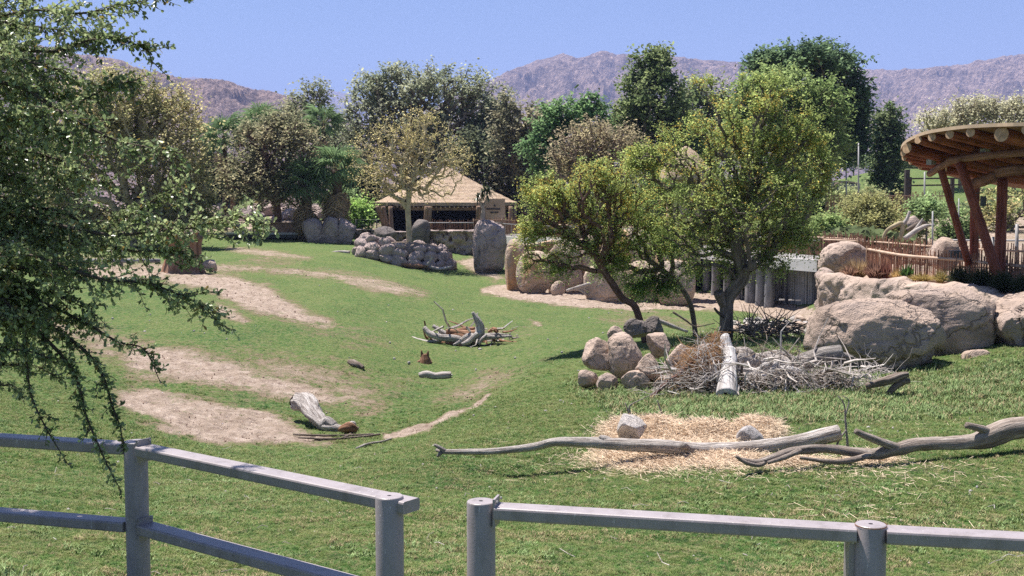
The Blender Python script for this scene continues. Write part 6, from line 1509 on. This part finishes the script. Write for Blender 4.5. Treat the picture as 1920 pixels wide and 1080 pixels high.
D = LD * .6 + rs.normal(size=(n, 3)) * .7; D /= np.linalg.norm(D, axis=1)[:, None]
Nn = rs.normal(size=(n, 3)); Nn[:, 2] = np.abs(Nn[:, 2]) * 1.2; Sd = np.cross(D, Nn); Sd /= np.linalg.norm(Sd, axis=1)[:, None] + 1e-9; Nn = np.cross(Sd, D)
L = rs.uniform(.0075, .015, n)[:, None]; w = L * .62
c0 = LP; p1 = c0 + D * L * .7 + Sd * w * .75 + Nn * w * .25; p2 = c0 + D * L * 1.5 + Sd * w + Nn * w * .3; p3 = c0 + D * L * 2.1; p4 = c0 + D * L * 1.5 - Sd * w + Nn * w * .3; p5 = c0 + D * L * .7 - Sd * w * .75 + Nn * w * .25
V = np.stack([c0, p1, p2, p3, p4, p5], 1).reshape(-1, 3); k6 = np.arange(n)[:, None] * 6
Q = np.concatenate([k6 + np.array([0, 1, 2, 3]), k6 + np.array([0, 3, 4, 5])], 0)
c1 = np.array((.14, .19, .075)); c2 = np.array((.40, .46, .23)); f = np.clip(fbm(LP[:, 0] * 5, LP[:, 1] * 5, LP[:, 2] * 5, o=2) * 2.2 - .6 + rs.normal(size=n) * .22, 0, 1)[:, None]
cc = (c1 * (1 - f) + c2 * f) * np.clip(1 + .3 * rs.normal(size=(n, 1)), .4, 2)
odd = rs.uniform(size=n) < .03; cc[odd] = np.array((.30, .22, .07))
link('crown', make_mesh('crown', V - np.array(tb), [Q], LEAF_SHINY, attrs={'col': np.repeat(cc, 6, 0)}), ft)
# ------------------------------------------------------------------ grass blades (scattered tufts)
def tuft(seed, n, h, w, spread):
    rs = np.random.RandomState(seed); V = []; Fq = []; k0 = 0
    for k in range(n):
        a = rs.uniform(0, 6.28); r = rs.uniform(0, spread); b0 = np.array((math.cos(a) * r, math.sin(a) * r, -.01)); az = rs.uniform(0, 6.28); L = h * rs.uniform(.5, 1.2); ln = rs.uniform(.15, .9)
        d1 = np.array((math.cos(az) * ln, math.sin(az) * ln, 1.0)); d1 /= np.linalg.norm(d1); p1 = b0 + d1 * L * .55; d2 = np.array((math.cos(az) * ln * 2.2, math.sin(az) * ln * 2.2, .55)); d2 /= np.linalg.norm(d2); p2 = p1 + d2 * L * .5
        s = np.array((-math.sin(az), math.cos(az), 0)) * w * rs.uniform(.7, 1.3)
        V += [b0 - s, b0 + s, p1 + s * .8, p1 - s * .8, p2]; Fq += [(k0, k0 + 1, k0 + 2), (k0, k0 + 2, k0 + 3), (k0 + 3, k0 + 2, k0 + 4)]; k0 += 5
    return np.array(V), np.array(Fq)
t = NT('grass_blade', .7, .15); p, lawn, _, _ = lawn_nodes(t)
lawn = t.mix(1.0, lawn, (1.6, 1.5, 1.55), 'MULTIPLY'); t.col(lawn)
_tr = t.n('BsdfTranslucent'); t.l(lawn, _tr.inputs['Color']); _mx = t.n('MixShader'); _mx.inputs[0].default_value = .3
t.l(t.b.outputs[0], _mx.inputs[1]); t.l(_tr.outputs[0], _mx.inputs[2]); t.l(_mx.outputs[0], t.t.nodes['Material Output'].inputs[0])
GRASS = t.m
GRASS_D = flat_mat('dry_grass_blade', (.36, .29, .16), .8, var=.4, scale=5)
GRASS_L = flat_mat('lush_grass_blade', (.19, .26, .10), .7, var=.4, scale=5)
def scatter(name, pts, sc, tufts, mat):
    """one object: points carrying instanced tufts"""
    me = bpy.data.meshes.new(name); me.vertices.add(len(pts)); me.vertices.foreach_set('co', np.asarray(pts, np.float32).ravel())
    a = me.attributes.new('sc', 'FLOAT', 'POINT'); a.data.foreach_set('value', np.asarray(sc, np.float32))
    r = me.attributes.new('rz', 'FLOAT_VECTOR', 'POINT'); rr_ = np.zeros((len(pts), 3), np.float32); rr_[:, 2] = np.random.RandomState(1).uniform(0, 6.28, len(pts)); r.data.foreach_set('vector', rr_.ravel())
    me.materials.append(mat); o = link(name, me)
    cl = bpy.data.collections.new(name + '_tufts')
    for k, (V, Fq) in enumerate(tufts):
        m_ = make_mesh('tuft', V, [Fq], mat); ob = bpy.data.objects.new('tuft', m_); cl.objects.link(ob)
    g = bpy.data.node_groups.new(name, 'GeometryNodeTree'); g.interface.new_socket('Geometry', in_out='INPUT', socket_type='NodeSocketGeometry'); g.interface.new_socket('Geometry', in_out='OUTPUT', socket_type='NodeSocketGeometry')
    gi = g.nodes.new('NodeGroupInput'); go = g.nodes.new('NodeGroupOutput'); ip = g.nodes.new('GeometryNodeInstanceOnPoints'); ci = g.nodes.new('GeometryNodeCollectionInfo'); ci.inputs['Collection'].default_value = cl
    ci.inputs['Separate Children'].default_value = True; ci.inputs['Reset Children'].default_value = True
    ip.inputs['Pick Instance'].default_value = True
    s_ = g.nodes.new('GeometryNodeInputNamedAttribute'); s_.data_type = 'FLOAT'; s_.inputs['Name'].default_value = 'sc'
    r_ = g.nodes.new('GeometryNodeInputNamedAttribute'); r_.data_type = 'FLOAT_VECTOR'; r_.inputs['Name'].default_value = 'rz'
    g.links.new(gi.outputs[0], ip.inputs['Points']); g.links.new(ci.outputs[0], ip.inputs['Instance']); g.links.new(s_.outputs[0], ip.inputs['Scale']); g.links.new(r_.outputs[0], ip.inputs['Rotation']); g.links.new(ip.outputs[0], go.inputs[0])
    mod = o.modifiers.new('tufts', 'NODES'); mod.node_group = g
    return tag(o, kind='stuff')
rs = np.random.RandomState(91)
def lawn_points(n, y0, y1, power=1.0):
    y = np.exp(rs.uniform(math.log(y0), math.log(y1), n)); a = rs.uniform(-.47, .47, n); x = a * y; z = H(x, y); dt = dirt_at(x, y, z)
    dt = dt + (fbm(x * 7, y * 7, o=3) - .5) * 1.3 + (fbm(x * 1.1, y * 1.1, o=3) - .5) * .5
    k = rs.uniform(size=n) > np.clip((dt - .3) * 3.2, 0, 1); px, py = to_px(x, y, z)
    k &= (px > -120) & (px < 2040) & (py < 1180)
    x, y, z, px, py = x[k], y[k], z[k], px[k], py[k]
    return x, y, z, px, py
x, y, z, px, py = lawn_points(190000, 6.2, 34)
kk = rs.uniform(size=len(x)) > np.clip((y - 22) / 12, 0, .95); x, y, z = x[kk], y[kk], z[kk]
sc = rs.uniform(.5, 1.2, len(x)) * np.clip(y / 14, .72, 1.3) * (.55 + 1.0 * fbm(x * 1.3, y * 1.3, o=3))
scatter('lawn_grass', np.stack([x, y, z], -1), sc, [tuft(k, 11, .052, .0035, .05) for k in range(5)], GRASS)
# longer grass round the boulders, the brush and the heap
x, y, z, px, py = lawn_points(60000, 18, 36)
lng = poly_soft(px, py, [(1500,735),(1620,700),(1700,712),(1920,680),(1960,760),(1700,770),(1520,790),(1240,790),(1120,745),(1100,725),(1220,735)], 26) + poly_soft(px, py, [(1230,610),(1300,600),(1420,625),(1520,640),(1520,690),(1400,680),(1250,670)], 12)
k = rs.uniform(size=len(x)) < lng * .8
scatter('tall_grass', np.stack([x[k], y[k], z[k]], -1), rs.uniform(.6, 1.5, k.sum()), [tuft(k_ + 20, 10, .11, .005, .07) for k_ in range(4)], GRASS_L)
k = rs.uniform(size=len(x)) < lng * .2
scatter('dry_grass', np.stack([x[k], y[k], z[k]], -1), rs.uniform(.6, 1.4, k.sum()), [tuft(k_ + 30, 8, .13, .005, .07) for k_ in range(4)], GRASS_D)
x, y, z, px, py = lawn_points(26000, 6.2, 24)
k = (fbm(x * 1.4, y * 1.4, o=3) > .56)
scatter('dry_patches', np.stack([x[k], y[k], z[k] + .005], -1), rs.uniform(.5, 1.0, k.sum()), [tuft(k_ + 40, 9, .06, .003, .06) for k_ in range(3)], GRASS_D)
x, y, z, px, py = lawn_points(16000, 6.4, 26)
k = (fbm(x * .8 + 3, y * .8, o=2) > .55) & (rs.uniform(size=len(x)) < .5)
scatter('weed_tufts', np.stack([x[k], y[k], z[k]], -1), rs.uniform(.4, 1.0, k.sum()), [tuft(k_ + 60, 12, .085, .006, .06) for k_ in range(4)], GRASS_L)
# tall weeds by the first railing post
n = 900; x = rs.uniform(-4.3, -2.3, n); y = rs.uniform(7.9, 8.9, n); k = rs.uniform(size=n) < np.clip((8.75 - y - (x + 3.6) * .3), 0, .7)
scatter('tall_weeds', np.stack([x, y, H(x, y)], -1)[k], rs.uniform(.6, 1.3, k.sum()), [tuft(k_ + 50, 9, .17, .004, .10) for k_ in range(4)], GRASS_L)
# loose bits on the lawn and on the bare soil
def crumbs(name, n, region, mat, s0, s1, seed, y0=6, y1=60):
    r2 = np.random.RandomState(seed); yy = np.exp(r2.uniform(math.log(y0), math.log(y1), n)); aa_ = r2.uniform(-.45, .45, n); xx = aa_ * yy; zz = H(xx, yy); dt = dirt_at(xx, yy, zz)
    keep = dt > region if region > 0 else dt < .4
    xx, yy, zz = xx[keep], yy[keep], zz[keep]; V0, F0 = ico(1); m_ = len(xx); s = r2.uniform(s0, s1, (m_, 1)) * np.clip(yy[:, None] / 18, .5, 2.2)
    V = V0[None] * s[:, None] * r2.uniform(.5, 1.3, (m_, 1, 3)) + np.stack([xx, yy, zz + s[:, 0] * .3], -1)[:, None]; Fq = (F0[None] + (np.arange(m_) * len(V0))[:, None, None]).reshape(-1, 3)
    b = MB(); b.add(V.reshape(-1, 3), Fq); tag(b.obj(name, mat), kind='stuff')
crumbs('dirt_clods', 9000, .55, flat_mat('clod_soil', (.33,.225,.17), .95, var=.4, scale=4), .004, .016, 1, 16, 66)
crumbs('gravel', 420, 0, ROCK_PALE, .012, .03, 2, 8, 60)
def strewn(n, seed, y0, y1, L, r, mat, name):
    r2 = np.random.RandomState(seed); yy = np.exp(r2.uniform(math.log(y0), math.log(y1), n)); xx = r2.uniform(-.45, .45, n) * yy; zz = H(xx, yy) + .035; a = r2.uniform(0, 6.28, n)
    d_ = np.stack([np.cos(a), np.sin(a), r2.normal(size=n) * .1], -1) * (L * r2.uniform(.3, 1.3, n))[:, None]; c = np.stack([xx, yy, zz], -1); mid = c + d_ * .5 + r2.normal(size=(n, 3)) * L * .08; mid[:, 2] = H(mid[:, 0], mid[:, 1]) + .05
    V, Q = segs(np.vstack([c, mid]), np.vstack([mid, c + d_]), np.full(2 * n, r), np.full(2 * n, r * .7), 4); b = MB(); b.add(V, Q); tag(b.obj(name, mat), kind='stuff')
strewn(120, 5, 9, 45, .18, .0035, DRIFT, 'fallen_twigs')
